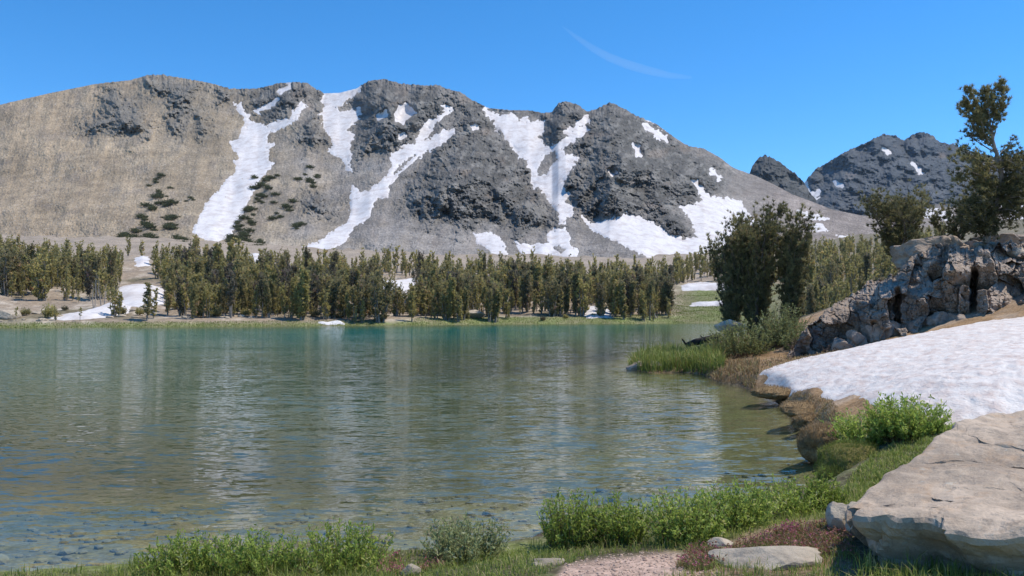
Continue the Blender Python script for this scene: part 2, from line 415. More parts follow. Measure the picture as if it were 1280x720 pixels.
# ------------------------------------------------------------------ mountains
def z1(L): return [(x*.3473, 80+y*.3473) for x, y in L]
def z2(L): return [(400+x*.3473, 80+y*.3473) for x, y in L]
def z3(L): return [(800+x*.375, 80+y*.375) for x, y in L]
SKY_MAIN = [(-1200, 250), (-500, 215), (-200, 165), (-60, 143), (0, 131), (60, 117), (120, 105), (165, 100), (185, 94), (205, 94), (240, 100), (262, 104), (290, 112), (305, 111), (322, 111), (350, 104), (370, 103), (385, 104),
    (395, 112), (405, 117), (425, 116), (445, 111), (462, 101), (480, 99), (500, 105), (530, 107), (550, 107), (560, 112), (575, 115), (590, 126), (610, 135), (640, 138), (660, 138),
    (680, 142), (690, 140), (698, 129), (707, 127), (722, 131), (733, 140), (745, 137), (762, 128), (775, 134), (800, 147), (820, 155), (840, 170), (860, 183), (880, 186), (900, 197), (915, 209),
    (925, 213), (945, 220), (970, 232), (990, 243), (1010, 250), (1040, 262), (1080, 270), (1110, 270), (1150, 262), (1200, 258), (1280, 246), (1400, 240), (1700, 215), (2600, 240)]
SNOW = {
 'left': (z1([(845,148),(865,143),(880,175),(895,185),(893,205),(930,212),(960,222),(985,212),(1040,198),(1060,170),(1090,140),(1100,148),(1080,178),(1075,200),(1020,228),(975,245),(960,262),(965,285),(985,290),(965,305),(968,345),(985,358),(960,385),(930,425),(905,470),(880,520),(860,560),(835,610),(780,640),(740,632),(695,608),(705,580),(745,500),(790,450),(820,410),(845,400),(850,365),(840,350),(860,340),(845,310),(828,285),(860,270),(865,250),(875,225),(885,212),(870,185)]), [], 'broad white snow chute forked at its top on the brown left slope'),
 'a': (z1([(1003,100),(1020,86),(1038,79),(1041,87),(1008,107)]), [], 'tiny snow sliver just under the skyline above the forked left chute'),
 'b': (z1([(920,170),(945,152),(985,130),(1000,126),(985,146),(950,166),(925,174)]), [], 'thin slanting snow streak between dark crags above the forked left chute'),
 'c': (z2([(15,118),(40,108),(90,103),(138,88),(130,105),(100,130),(65,158),(75,170),(130,172),(137,165),(135,200),(115,215),(100,240),(120,255),(105,300),(115,340),(110,357),(115,385),(95,378),(90,355),(70,335),(30,315),(50,295),(35,260),(15,215),(5,180),(15,150)]), [], 'short wide snow chute reaching down from the notch in the skyline'),
 'd': (z2([(440,150),(450,148),(465,160),(475,158),(478,166),(440,190),(415,212),(395,250),(375,275),(400,268),(440,240),(480,238),(480,250),(440,280),(400,305),(360,330),(320,365),(285,400),(262,420),(245,445),(245,480),(210,480),(195,500),(175,545),(160,565),(130,580),(105,610),(90,640),(50,660),(0,697),(-60,720),(-135,705),(-120,685),(0,635),(50,600),(100,570),(110,540),(108,480),(118,440),(135,450),(140,462),(175,458),(200,435),(225,415),(250,390),(258,370),(255,345),(250,335),(290,310),(310,295),(345,290),(350,265),(365,250),(380,215),(400,205),(425,195),(450,180),(455,170)]), [z2([(262,385),(300,350),(345,325),(330,345),(290,385),(265,403)])], 'longest snow chute running diagonally from the crest down to the forest'),
 'e': (z2([(270,180),(285,150),(310,140),(330,155),(343,175),(320,195),(300,215),(275,205)]), [], 'roundish snow patch high on the dark crag left of the long chute'),
 'e2': (z2([(205,185),(235,172),(238,186),(212,196)]), [], 'speck of snow beside the roundish patch on the dark crag'),
 'f': (z2([(595,165),(620,175),(650,190),(665,180),(690,180),(720,205),(745,190),(750,205),(800,210),(800,240),(780,262),(800,285),(815,300),(850,295),(870,270),(905,262),(885,245),(920,225),(930,210),(960,192),(965,205),(935,225),(970,235),(960,245),(930,258),(905,280),(870,305),(885,325),(918,335),(915,360),(895,385),(870,420),(875,445),(890,470),(880,500),(910,515),(910,545),(885,550),(880,575),(865,575),(860,540),(830,500),(815,470),(795,450),(775,440),(765,410),(760,380),(745,350),(720,330),(700,295),(670,270),(655,245),(635,225),(630,205),(600,180)]), [z2([(780,380),(815,320),(845,315),(862,345),(835,365),(815,400),(785,405)])], 'big Y-shaped snow gully with a rock island in the middle of the range'),
 'g': (z2([(555,612),(610,605),(640,620),(665,650),(675,690),(620,690),(600,660),(565,640)]), [], 'small snow apron above the trees left of the hooked snow patch'),
 'h': (z2([(705,640),(735,645),(760,655),(800,645),(820,640),(815,615),(845,595),(880,592),(900,620),(905,655),(930,670),(925,690),(885,700),(860,700),(830,705),(740,700),(715,665)]), [z2([(835,655),(870,655),(885,668),(865,682),(838,668)])], 'hooked snow patch with a rock hole at the foot of the Y-shaped gully'),
 'i': ([(728,272),(738,280),(765,274),(783,268),(798,271),(822,283),(837,294),(856,300),(871,296),(868,280),(854,262),(852,258),(868,256),(880,251),(875,241),(868,227),(872,228),(881,239),(888,247),(901,247),(924,251),(932,262),(950,285),(945,312),(900,324),(860,326),(814,325),(795,314),(775,305),(757,296),(740,287)], [], 'widest snow field spread at the right foot of the range above the forest'),
 'f2': (z2([(290,255),(305,249),(311,262),(296,268)]), [], 'speck of snow under the roundish patch on the dark crag'),
 'f3': (z2([(1043,385),(1055,378),(1064,390),(1052,398)]), [], 'lower speck of snow in the crag right of the Y-shaped gully'),
 'f4': (z2([(545,222),(560,220),(566,232),(552,234)]), [], 'speck of snow on the crest between the long chute and the Y-shaped gully'),
 'f5': (z3([(180,391),(192,393),(204,414),(194,412)]), [], 'thin upper prong of snow above the widest snow field'),
 'j': (z3([(10,200),(25,198),(85,240),(90,258),(60,245),(20,215)]), [], 'slanting snow strip just below the right part of the skyline'),
 'k': (z3([(235,350),(268,375),(265,383),(240,362)]), [], 'small snow dash on the scree ridge right of the dark crags'),
 'l': (z2([(1128,290),(1145,293),(1155,330),(1140,325)]), [], 'short snow dab in the dark crag right of the Y-shaped gully'),
 'm': (z3([(525,488),(560,497),(630,516),(600,521),(545,509)]), [], 'narrow snow band on the scree right of the tall lakeside pines'),
 'n': (z3([(555,535),(600,532),(632,555),(580,558)]), [], 'small snow patch right below the narrow snow band'),
 'o': (z3([(655,572),(740,578),(825,600),(745,622),(690,592)]), [], 'flat snow patch showing just left of the bushy pine on the outcrop'),
 'p': ([(1138,260),(1150,250),(1170,258),(1196,272),(1180,276),(1155,270)], [], 'snow patch showing between the bushy pine and the wind-bent pine'),
 'q': ([(1250,258),(1300,250),(1302,282),(1262,276)], [], 'snow patch behind the wind-bent pine at the picture edge'),
 'r': ([(1165,294),(1200,290),(1216,298),(1180,302)], [], 'low snow strip seen over the outcrop top under the wind-bent pine'),
}
SNOW_FAR = {
 's': (z3([(535,395),(555,398),(565,430),(550,425)]), [], 'steep snow sliver in the notch left of the blue-grey far peak'),
 't': (z3([(570,430),(600,422),(585,445),(565,460)]), [], 'snow patch low in the notch at the foot of the far peak'),
 'u': (z3([(648,393),(672,405),(655,407)]), [], 'tiny snow speck on the lower left spur of the far peak'),
 'v': (z3([(812,283),(832,296),(822,300)]), [], 'upper tiny snow dash on the face of the far peak'),
 'w': (z3([(912,333),(934,350),(937,362),(922,352)]), [], 'lower snow dash on the right face of the far peak'),
}
ROCK = [
 z1([(370,100),(440,90),(500,150),(530,200),(540,240),(480,270),(410,265),(320,250),(300,220),(360,170)]),
 z1([(500,40),(570,30),(640,45),(720,60),(720,130),(740,200),(750,245),(700,240),(690,200),(640,285),(600,250),(590,190),(600,150),(540,120)]),
 z1([(760,75),(800,75),(850,95),(840,145),(790,140)]),
 z1([(870,105),(1010,60),(1110,60),(1130,85),(1090,140),(1050,190),(990,212),(925,205),(890,160)]),
 z1([(1130,85),(1180,90),(1165,140),(1165,220),(1200,300),(1120,300),(1060,270),(1090,200)]),
 z2([(0,110),(15,160),(20,230),(50,300),(-10,300)]),
 z2([(140,90),(200,50),(330,80),(440,70),(480,150),(420,210),(360,260),(250,330),(180,330),(120,350),(120,250),(140,180),(70,160)]),
 z2([(480,100),(590,140),(640,240),(700,300),(745,360),(765,420),(850,550),(860,590),(700,600),(640,580),(560,590),(500,600),(430,560),(330,560),(290,500),(330,410),(420,300),(480,240)]),
 z2([(590,150),(690,155),(830,170),(870,130),(950,150),(960,200),(860,300),(800,280),(800,210)]),
 z2([(970,180),(1040,130),(1120,165),(1230,210)])+z3([(60,200),(140,250),(210,290),(300,345),(270,370),(290,430),(215,440),(180,470),(140,480),(190,580),(100,570),(0,510)])+z2([(1150,560),(1000,565),(940,540),(900,480),(880,430),(920,330),(870,300),(930,250)]),
 z1([(790,640),(900,640),(900,700),(800,700)]) if False else z2([(-60,480),(-20,470),(30,490),(60,540),(0,560),(-50,530)]),
]
def range_mesh(name, cp, sky_pts, footv, Df, Drf, rocks, rocky_all, snow, brown, seed, amp, label, tint, nt=250, back=18, jag=2.2):
    cp = np.asarray(cp, float); nc = len(cp)
    sx, sy = zip(*sky_pts); sv = np.interp(cp, sx, sy)
    fv = np.full(nc, footv, float); t = np.linspace(0, 1, nt)
    V0 = fv[None, :]+(sv-fv)[None, :]*t[:, None]; P0 = np.repeat(cp[None, :], nt, 0)
    Dr = Drf(cp)
    D = Df+(Dr-Df)[None, :]*(t[:, None]**1.08)
    # rock mask in the surface's own parametrisation, ragged edge
    wob = fbm2(P0/16, V0/12, 4, seed+1)*12
    rk = np.full(P0.shape, -99.)
    rib = np.zeros(P0.shape)
    Pw, Vw = P0+wob*.8, V0+fbm2(P0/20, V0/20, 3, seed+2)*10
    def local_sdf(X_, Y_, pl, m=14):
        a = np.array(pl); o = np.full(X_.shape, -99.)
        b = (X_ > a[:, 0].min()-m) & (X_ < a[:, 0].max()+m) & (Y_ > a[:, 1].min()-m) & (Y_ < a[:, 1].max()+m)
        if b.any(): o[b] = sdf(X_[b], Y_[b], pl)
        return o
    for pl in rocks:
        s_ = local_sdf(Pw, Vw, pl); rk = np.maximum(rk, s_); rib = np.maximum(rib, np.clip(s_, 0, 58))
    if rocky_all: rk = np.full(P0.shape, 20.)+fbm2(P0/30, V0/20, 4, seed+3)*34; rib = np.clip(rk, 0, 30)
    rm = sst(-18, 16, rk+fbm2(P0/5, V0/5, 4, seed+31)*16+fbm2(P0/30, V0/30, 2, seed+32)*10)
    gul = np.zeros(P0.shape)
    for k, (pl, holes, lb) in snow.items(): gul = np.maximum(gul, sst(-6, 5, local_sdf(P0, V0, pl)))
    rm *= (1-gul*.9)
    # relief: rib crest lines + ridged noise, sheared so buttresses fall to lower left / lower right
    wx = P0+fbm2(P0/60, V0/60, 3, seed+4)*16; wy = V0+fbm2(P0/60, V0/60, 3, seed+5)*12
    big = ridged2(wx/58+wy/130, wy/105, 3, seed+6)
    med = ridged2(wx/24-wy/40, wy/22, 3, seed+7); fin = .55*ridged2((wx+wy*.5)/9, (wy-wx*.25)/6, 3, seed+8)+.45*(fbm2(P0/6, V0/6, 3, seed+33)+.5); tin = fbm2(P0/2.3, V0/2.3, 2, seed+9)
    rel = rm*(rib*1.15*amp+(big-.5)*30*amp+(med-.5)*8.5*amp+(fin-.5)*4.5*amp+fbm2(P0/3.6, V0/3.2, 3, seed+40)*4*amp+tin*2.6*amp)
    soft = fbm2(P0/120, V0/80, 4, seed+10)*26+fbm2((P0+V0*.3)/30, V0/130, 3, seed+41)*9+fbm2(P0/14, V0/11, 4, seed+11)*2.8
    tal = (1-rm)*(fbm2(P0/5, V0/5, 3, seed+12)*.9+tin*.5+fbm2((P0+V0*.35)/16, V0/60, 3, seed+34)*.8+fbm2(P0/2.6, V0/2.4, 2, seed+43)*1.3)
    edge = sst(0, .06, t)[:, None]
    D = D-(rel+soft*amp+tal)*edge+gul*3
    # ragged crest
    rows_j = np.exp(-(1-t)*26)[:, None]
    j = (np.abs(fbm2(cp/9, cp*0+3.3, 3, seed+13))*-1.6-fbm2(cp/3.1, cp*0+1.1, 2, seed+14)*.9)*jag*np.maximum(rm[-6], .18)
    V = V0+j[None, :]*rows_j
    X = (P0-640)/F*D; Z = HC+(HZ-V)/F*D
    # colours: surface stone, scree and turf, plus any haze blue held in tint
    n = fbm2(P0/40, V0/22, 4, seed+15); n2 = fbm2(P0/7, V0/7, 3, seed+16); n3 = fbm2(P0/22+V0/40, V0/18, 5, seed+18)
    Cc = np.zeros(P0.shape+(3,)); Cc[:] = tint[0]
    if brown:
        Cc = mixc(Cc, (.285, .236, .172), sst(520, 250, P0+n*160) if False else 1-sst(250, 520, P0+n*160))
        Cc = mixc(Cc, (.315, .248, .172), (1-sst(60, 330, P0+n*120))*(1-sst(.0, .5, V0/400-.2)*.3))
        Cc = mixc(Cc, (.21, .18, .155), sst(.05, .4, n3)*.4)
        Cc = mixc(Cc, (.235, .19, .165), sst(900, 1000, P0)*.5)
    big_c = fbm2(P0/70, V0/40, 4, seed+42); Cc = Cc*(1+.22*np.clip(big_c*2, -1, 1))[..., None]
    st = fbm2((P0+V0*.35)/7, V0/60, 4, seed+35); Cc = Cc*(1+.06*np.clip(st*1.6, -1, 1))[..., None]
    sp = sst(.30, .45, fbm2(P0/1.8, V0/1.6, 2, seed+36))*sst(-.3, .25, fbm2(P0/35, V0/25, 3, seed+37))
    Cc = mixc(Cc, (.11, .10, .09), sp*.7)
    sp2 = sst(.30, .45, fbm2(P0/2.2+50, V0/1.8, 2, seed+38))*sst(-.3, .25, fbm2(P0/40+9, V0/25, 3, seed+39)); Cc = mixc(Cc, (.40, .36, .31), sp2*.6)
    rc = np.zeros_like(Cc); rc[:] = tint[1]; rc = mixc(rc, tint[2], sst(.0, .35, n3)*.7); rc = mixc(rc, tint[2], sst(.12, .4, n2)*.7); rc = mixc(rc, (.23, .185, .15), sst(.2, .5, n)*.45)
    if brown: rc = mixc(rc, (.185, .17, .145), (1-sst(250, 330, P0))*.75)
    Cc = Cc*(1-rm[..., None])+rc*rm[..., None]
    # back slope
    bk = np.arange(1, back+1)[:, None]*(Dr*.03)[None, :]
    Xb = X[-1]+0*bk; Yb = D[-1]+bk; Zb = Z[-1]-bk*.75-(bk*.02)**2
    Xb = (cp-640)/F*Yb
    VV = np.stack([np.concatenate([X, Xb]), np.concatenate([D, Yb]), np.concatenate([Z, Zb])], -1)
    CC = np.concatenate([Cc, np.repeat(Cc[-1:], back, 0)])
    me = mesh_np(name, VV.reshape(-1, 3), grid_faces(nt+back, nc), CC.reshape(-1, 3), False, [M_MTN])
    tag(link(name, me), label, kind='structure')
    # snow: sheets that lie on the smoothed slope and sink into it at their edges
    Db = blur(D, 3, 2)
    for k, (pl, holes, lb) in snow.items():
        a = np.array(pl); c0, c1 = np.searchsorted(cp, [a[:, 0].min()-8, a[:, 0].max()+8])
        rows = np.where((V0[:, c0:c1].min(1) < a[:, 1].max()+8) & (V0[:, c0:c1].max(1) > a[:, 1].min()-8))[0]
        r0, r1 = rows[0], rows[-1]+1
        p_, v_ = P0[r0:r1, c0:c1], V[r0:r1, c0:c1]
        s_ = sdf(p_, v_, pl)
        for h in holes: s_ = np.minimum(s_, -sdf(p_, v_, h))
        s_ = s_+fbm2(p_/5, v_/5, 4, seed+21)*2.6+fbm2(p_/1.7, v_/1.7, 2, seed+22)*.8
        rocks_out = sst(.42, .6, fbm2(p_/6, v_/6, 3, seed+23))*(s_ < 7)*4
        lift = np.clip(s_*.75-rocks_out, -4, 1.5)+.5
        d_ = Db[r0:r1, c0:c1]-lift*amp
        kf = (s_[:-1, :-1] > -4) | (s_[1:, 1:] > -4)
        S = np.stack([(p_-640)/F*d_, d_, HC+(HZ-v_)/F*d_], -1).reshape(-1, 3)
        S, Q = compact(S, grid_faces(r1-r0, c1-c0, kf))
        o = link('snow_patch', mesh_np('snow_patch', S, Q, None, True, [M_SNOW]))
        tag(o, lb, 'snow patch', 'snow patches on the mountain slopes', 'thing')
    return dict(cp=cp, t=t, D=D, V=V, nt=nt)

def steps(*seg):
    return np.concatenate([np.arange(a, b, s) for a, b, s in seg])
MT = range_mesh('mountain', steps((-1200, -30, 10), (-30, 1310, 1.05), (1310, 2600, 10)), SKY_MAIN, 345, 395,
    lambda c: 900+60*np.sin(c/170.)-sst(930, 1080, c)*180+sst(1100, 1400, c)*80, ROCK, False, SNOW, True, 100, 1.0,
    'long rugged grey mountain range, brown scree on its left, dark crags on its crest', ((.235, .217, .20), (.112, .108, .100), (.225, .214, .196)))
range_mesh('mountain', steps((925, 1020, 1.2)), [(925, 232), (935, 222), (941, 207), (950, 197), (957, 195), (962, 197), (975, 203), (990, 215), (1003, 226), (1012, 240), (1020, 250)], 300, 1150,
    lambda c: 1350+0*c, [], True, {}, False, 300, 1.0, 'dark jagged rock tooth rising behind the right end of the range', ((.14, .14, .135), (.075, .078, .078), (.11, .11, .105)), 90)
range_mesh('mountain', steps((985, 1310, 1.2), (1310, 2600, 12)), [(985, 262), (995, 245), (1005, 229), (1020, 212), (1040, 200), (1055, 191), (1080, 180), (1105, 168), (1118, 170), (1130, 176), (1140, 169), (1150, 165), (1162, 168), (1175, 178), (1190, 181), (1215, 190), (1240, 196), (1280, 202), (1400, 190), (1700, 215), (2600, 250)], 330, 1500,
    lambda c: 2300+120*np.sin(c/60.), [], True, SNOW_FAR, False, 500, 2.2, 'blue-grey pointed far peak behind the wind-bent pine', ((.14, .145, .15), (.075, .083, .092), (.105, .113, .12)), 170)  # rock tint shifted to blue, painting distance haze into the stone colour

def mt_point(px, py):
    c = int(np.searchsorted(MT['cp'], px)); v = MT['V'][:, c]; i = int(np.argmin(np.abs(v-py))); d = MT['D'][i, c]
    return Vector(((px-640)/F*d, d, HC+(HZ-v[i])/F*d))

# ------------------------------------------------------------------ plants: geometry builders
class Acc:
    def __init__(s): s.v = []; s.f = []; s.n = 0; s.a = []
    def add(s, V, Fc, var=None):
        V = np.asarray(V, float); s.v.append(V); s.f.append(np.asarray(Fc, int)+s.n); s.n += len(V)
        s.a.append(np.full(len(V), .5) if var is None else np.broadcast_to(var, (len(V),)))
    def mesh(s, name, mat, smooth=False):
        tri = [f for f in s.f if f.shape[1] == 3]; q = [f for f in s.f if f.shape[1] == 4]
        fc = ([np.concatenate(tri)] if tri else [])+([np.concatenate(q)] if q else [])
        return mesh_np(name, np.concatenate(s.v), fc, None, smooth, [mat], floats={'var': np.concatenate(s.a)})

def tube(acc, pts, rad, sides=5):
    pts = np.asarray(pts, float); n = len(pts); rad = np.broadcast_to(rad, (n,))
    T = np.gradient(pts, axis=0); T /= np.linalg.norm(T, axis=1)[:, None]+1e-9
    ref = np.where(np.abs(T[:, 2:3]) > .9, np.array([[1., 0, 0]]), np.array([[0, 0, 1.]]))
    A = np.cross(T, ref); A /= np.linalg.norm(A, axis=1)[:, None]+1e-9; B = np.cross(T, A)
    th = np.arange(sides)*2*np.pi/sides
    V = pts[:, None]+rad[:, None, None]*(np.cos(th)[None, :, None]*A[:, None]+np.sin(th)[None, :, None]*B[:, None])
    i = np.arange(n*sides).reshape(n, sides); j = np.roll(i, -1, 1)
    acc.add(V.reshape(-1, 3), np.stack([i[:-1], j[:-1], j[1:], i[1:]], -1).reshape(-1, 4))

def unit(v): return v/(np.linalg.norm(v, axis=-1, keepdims=True)+1e-9)

def tufts(acc, rs, P, Dr, m, L, w, spread, var):
    """needle bunches: m slim triangles fanning about direction Dr from points P"""
    k = len(P)
    d = unit(np.repeat(Dr, m, 0)+rs.normal(0, spread, (k*m, 3)))
    s = unit(np.cross(d, rs.normal(0, 1, (k*m, 3)))); l = L*rs.uniform(.6, 1.2, (k*m, 1))
    b = np.repeat(P, m, 0)-d*l*.15
    V = np.stack([b-s*w*.5+d*l*.25, b+d*l, b+s*w*.5+d*l*.35, b], 1).reshape(-1, 3)
    i = np.arange(k*m)*4
    acc.add(V, np.stack([i+3, i+2, i+1, i], -1), np.repeat(np.clip(np.repeat(var, m)+rs.normal(0, .08, k*m), 0, 1), 4))

def pine(seed, h, width, stems=1, nb=40, tl=.35, tw=.1, tm=7, per=6, up=1.1, flare=.2, bare=.12, top_r=.35, sparse=0., trunk_r=None, lean=(0, 0), stem_gap=.0, vase=False):
    rs = np.random.RandomState(seed); wood, leaf = Acc(), Acc()
    for s in range(stems):
        a = rs.uniform(0, 6.28); off = (stem_gap*rs.uniform(.4, 1.)) if stems > 1 else 0
        hs_ = h*(1 if s == 0 else rs.uniform(.7, .98)); n = 9; tt = np.linspace(0, 1, n)
        out = (flare*width*rs.uniform(.5, 1.3)) if stems > 1 else 0
        cx = off*np.cos(a)+out*np.cos(a)*tt**.8+lean[0]*tt**1.4+np.cumsum(rs.normal(0, .018*h, n))*tt
        cyy = off*np.sin(a)+out*np.sin(a)*tt**.8+lean[1]*tt**1.4+np.cumsum(rs.normal(0, .018*h, n))*tt
        P = np.stack([cx, cyy, hs_*tt], -1); P[0, 2] = -.15
        r0 = trunk_r or h*.018; tube(wood, P, r0*(1-tt*.88)*(1+.5*np.exp(-tt*14)), 6)
        wS = width*(1 if stems == 1 else .62)
        nbs = max(6, int(nb/stems*1.25))
        for b in range(nbs):
            t = bare+(1-bare)*((b+rs.uniform(0, .9))/nbs); p0 = np.array([np.interp(t, tt, P[:, k]) for k in range(3)])
            prof = min(1., (t-bare+.12)*3.2)*(top_r+(1-top_r)*(1-t)**.7)
            if vase: prof = (.30+.95*min(t/.72, 1))*(1 if t < .85 else .8)
            if rs.uniform() < sparse: continue
            Lb = wS*.5*prof*rs.uniform(.55, 1.25)+.04*h
            az = rs.uniform(0, 6.28); e = up*rs.uniform(.55, 1.3)*(.6+.8*t)*(1 if not vase else (1-.55*sst(.6, 1., t)))
            q = np.linspace(0, 1, 5)[:, None]
            hd = np.array([np.cos(az), np.sin(az), 0])
            pb = p0+hd*Lb*q*(1-.28*q)+np.array([0, 0, 1])*Lb*e*(q**1.5)+rs.normal(0, .03*Lb, (5, 3))*q
            tube(wood, pb, np.linspace(max(r0*.28*(1-t*.6), .008), .004*h*.3+.003, 5), 4)
            k = max(2, int(per*rs.uniform(.6, 1.3)*(.5+.7*Lb/(wS*.5+1e-6))))
            u = rs.uniform(.22, 1.02, k)
            pt = np.stack([np.interp(u, q[:, 0], pb[:, c]) for c in range(3)], -1)+rs.normal(0, .10*Lb+.02*h*.3, (k, 3))
            tg = unit(pb[-1]-pb[1])[None]*.8+np.array([[0, 0, .9]])+hd*.3
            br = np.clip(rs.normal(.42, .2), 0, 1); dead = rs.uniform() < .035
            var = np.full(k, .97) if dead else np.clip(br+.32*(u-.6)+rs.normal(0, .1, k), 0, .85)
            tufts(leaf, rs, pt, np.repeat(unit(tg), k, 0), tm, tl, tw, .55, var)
    return wood, leaf

def shrub(seed, w, h, nst, nl, ll, lw, var0=.45, dome=.75, twig_r=.004, front=1.):
    rs = np.random.RandomState(seed); wood, leaf = Acc(), Acc()
    for i in range(nst):
        r = math.sqrt(rs.uniform())*w*.5; a = rs.uniform(0, 6.28); lo = rs.normal(0, .06, 2)*w
        top = h*(1-dome*.55*(r/(w*.5))**2)*rs.uniform(.45, 1.15)
        b = np.array([r*.62*math.cos(a), r*.62*math.sin(a), -.03]); e = np.array([r*math.cos(a)+lo[0], r*math.sin(a)+lo[1], top])
        q = np.linspace(0, 1, 5)[:, None]; pts = b+(e-b)*q; pts[:, :2] += (e-b)[:2]*(q**2-q)*.4+rs.normal(0, .015*w, (5, 2))*q
        tube(wood, pts, np.linspace(twig_r, twig_r*.4, 5), 3)
        k = nl; u = rs.uniform(.22, 1.03, k)
        P = np.stack([np.interp(u, q[:, 0], pts[:, c]) for c in range(3)], -1)
        d = unit(rs.normal(0, .7, (k, 3))+np.array([0, 0, .75])); s = unit(np.cross(d, rs.normal(0, 1, (k, 3))))
        l = ll*rs.uniform(.6, 1.25, (k, 1)); nn = np.cross(d, s)
        V = np.stack([P, P+d*l*.5+s*lw*.5-nn*l*.06, P+d*l, P+d*l*.5-s*lw*.5-nn*l*.06], 1).reshape(-1, 3)
        j = np.arange(k)*4
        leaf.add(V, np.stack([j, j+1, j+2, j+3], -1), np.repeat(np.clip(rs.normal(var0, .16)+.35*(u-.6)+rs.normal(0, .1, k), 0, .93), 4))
    return wood, leaf

def blades(acc, rs, P, L, w, tilt, var):
    k = len(P); a = rs.uniform(0, 6.28, k); d = np.stack([np.cos(a), np.sin(a), np.zeros(k)], -1)
    sd = np.stack([-np.sin(a), np.cos(a), np.zeros(k)], -1); tl = np.abs(rs.normal(0, tilt, (k, 1)))
    L = np.asarray(L).reshape(-1, 1); w = np.asarray(w).reshape(-1, 1); z = np.array([[0, 0, 1.]])
    m = P+z*L*.58+d*L*.25*tl; t = P+z*L*(1-.35*np.minimum(tl, 1.6)*.6)+d*L*.85*tl
    V = np.stack([P-sd*w*.5, P+sd*w*.5, m+sd*w*.38, m-sd*w*.38, t], 1).reshape(-1, 3); j = np.arange(k)*5
    v = np.repeat(np.clip(var, 0, 1), 5)
    acc.v.append(V); acc.a.append(v); acc.f.append(np.stack([j, j+1, j+2, j+3], -1)+acc.n); acc.f.append(np.stack([j+3, j+2, j+4], -1)+acc.n); acc.n += len(V)

def plant(kind, wood, leaf, loc, label, cat, group, mw, ml, names=('trunk', 'crown'), rz=0):
    e = link(kind, None, None, loc, rz); tag(e, label, cat, group)
    if wood is not None: link(names[0], wood.mesh(names[0], mw, True), e)
    link(names[1], leaf.mesh(names[1], ml, False), e)
    return e

def dup(root, loc, rz, sc, label=None):
    r = root.copy(); col.objects.link(r); r.location = loc; r.rotation_euler = (random.gauss(0, .05), random.gauss(0, .05), rz); r.scale = sc
    if label: r['label'] = label
    for ch in list(root.children):
        c = ch.copy(); col.objects.link(c); c.parent = r
    return r

# ------------------------------------------------------------------ rocks
def ico(sub):
    bm = bmesh.new(); bmesh.ops.create_icosphere(bm, subdivisions=sub, radius=1)
    V = np.array([v.co[:] for v in bm.verts]); Fc = np.array([[v.index for v in f.verts] for f in bm.faces]); bm.free(); return V, Fc
ICO = {k: ico(k) for k in (2, 3, 4, 5)}

def rock(seed, dims, nplanes=14, rough=.07, sub=4, tight=.72, blocky=False, sharp=40):
    rs = np.random.RandomState(seed); V, Fc = ICO[sub]
    N = unit(rs.normal(0, 1, (nplanes, 3))); d = rs.uniform(tight, 1., nplanes)
    if blocky:
        q = np.linalg.qr(rs.normal(0, .16, (3, 3))+np.eye(3))[0]; q = q*np.sign(np.diag(q))
        N = np.concatenate([N, q, -q]); d = np.concatenate([d*1.12, rs.uniform(.62, .78, 6)])
    den = V@N.T; r = np.where(den > 1e-3, d/np.maximum(den, 1e-3), 9.)
    r = -np.log(np.exp(-r*sharp).sum(1))/sharp
    r = np.minimum(r, 1.3)
    P = V*r[:, None]
    P = P+V*(fbm3(P*1.6+seed, 4, seed)*rough*1.6+fbm3(P*5+seed, 4, seed+7, .6)*rough*.7)[:, None]
    return P*np.array(dims)*.5, Fc

def crack(P, seed, n, size, off, groove):
    rs = np.random.RandomState(seed); S = rs.uniform(P.min(0), P.max(0), (n, 3)); S = S[np.argsort(rs.uniform(size=n))]
    w = np.array([1., 1., .8]); Pw = P+np.column_stack([fbm3(P*1.5/size+k*7, 3, seed+k)*size*.25 for k in (0, 1, 2)])
    d = np.linalg.norm((Pw[:, None]-S[None])*w, axis=2); o = np.argsort(d, axis=1)[:, :2]; r = np.arange(len(P))
    e = d[r, o[:, 1]]-d[r, o[:, 0]]; c = P.mean(0); Nn = unit(P-c)
    h = rs.uniform(-1, 1, n)[o[:, 0]]*off+((Pw-S[o[:, 0]])*unit(rs.normal(0, 1, (n, 3)))[o[:, 0]]).sum(1)*.16
    return P+Nn*(h*sst(0, size*.12, e)-groove*(1-sst(0, size*.10, e)))[:, None]
def rotz(V, a):
    c, s = math.cos(a), math.sin(a); return V@np.array([[c, s, 0], [-s, c, 0], [0, 0, 1]])
def rotx(V, a):
    c, s = math.cos(a), math.sin(a); return V@np.array([[1, 0, 0], [0, c, s], [0, -s, c]])

# ================================================================== NEAR SNOW BANK
snow_pl = [wY(950, 24.3), wY(985, 25.8), wY(1050, 27), wY(1110, 27.5), wY(1160, 27), wY(1220, 26), wY(1280, 25), wY(1400, 25), wY(1700, 20), wY(1700, 10), wY(1400, 9.4), wY(1280, 9.8),
           wY(1190, 10.2), wY(1130, 11.2), wY(1088, 12.6), wY(1066, 14), wY(1018, 17), wY(978, 20.5)]
yy = np.exp(np.arange(math.log(8.6), math.log(29), .0052)); uu = (np.arange(915, 1720, 2.6)-640)/F
SX = yy[:, None]*uu[None, :]; SY = np.repeat(yy[:, None], len(uu), 1)
ss = sdf(SX, SY, snow_pl)+fbm2(SX/1.1, SY/1.1, 4, 61)*.3
cup = .6*np.abs(fbm2(SX/.5, SY/.7, 3, 62))+.7*np.abs(fbm2(SX/.2, SY/.3, 2, 63))
SZ = ground_z(SX, SY)-.12+(.05+.13*np.sqrt(np.clip(ss/2.2, 0, 1))+.12*np.clip(ss/5, 0, 1))*sst(-.15, .12, ss)+.06+(cup-.25)*.06*sst(0, .5, ss)+fbm2(SX/3.5, SY/3.5, 2, 64)*.05*sst(0, 1.5, ss)
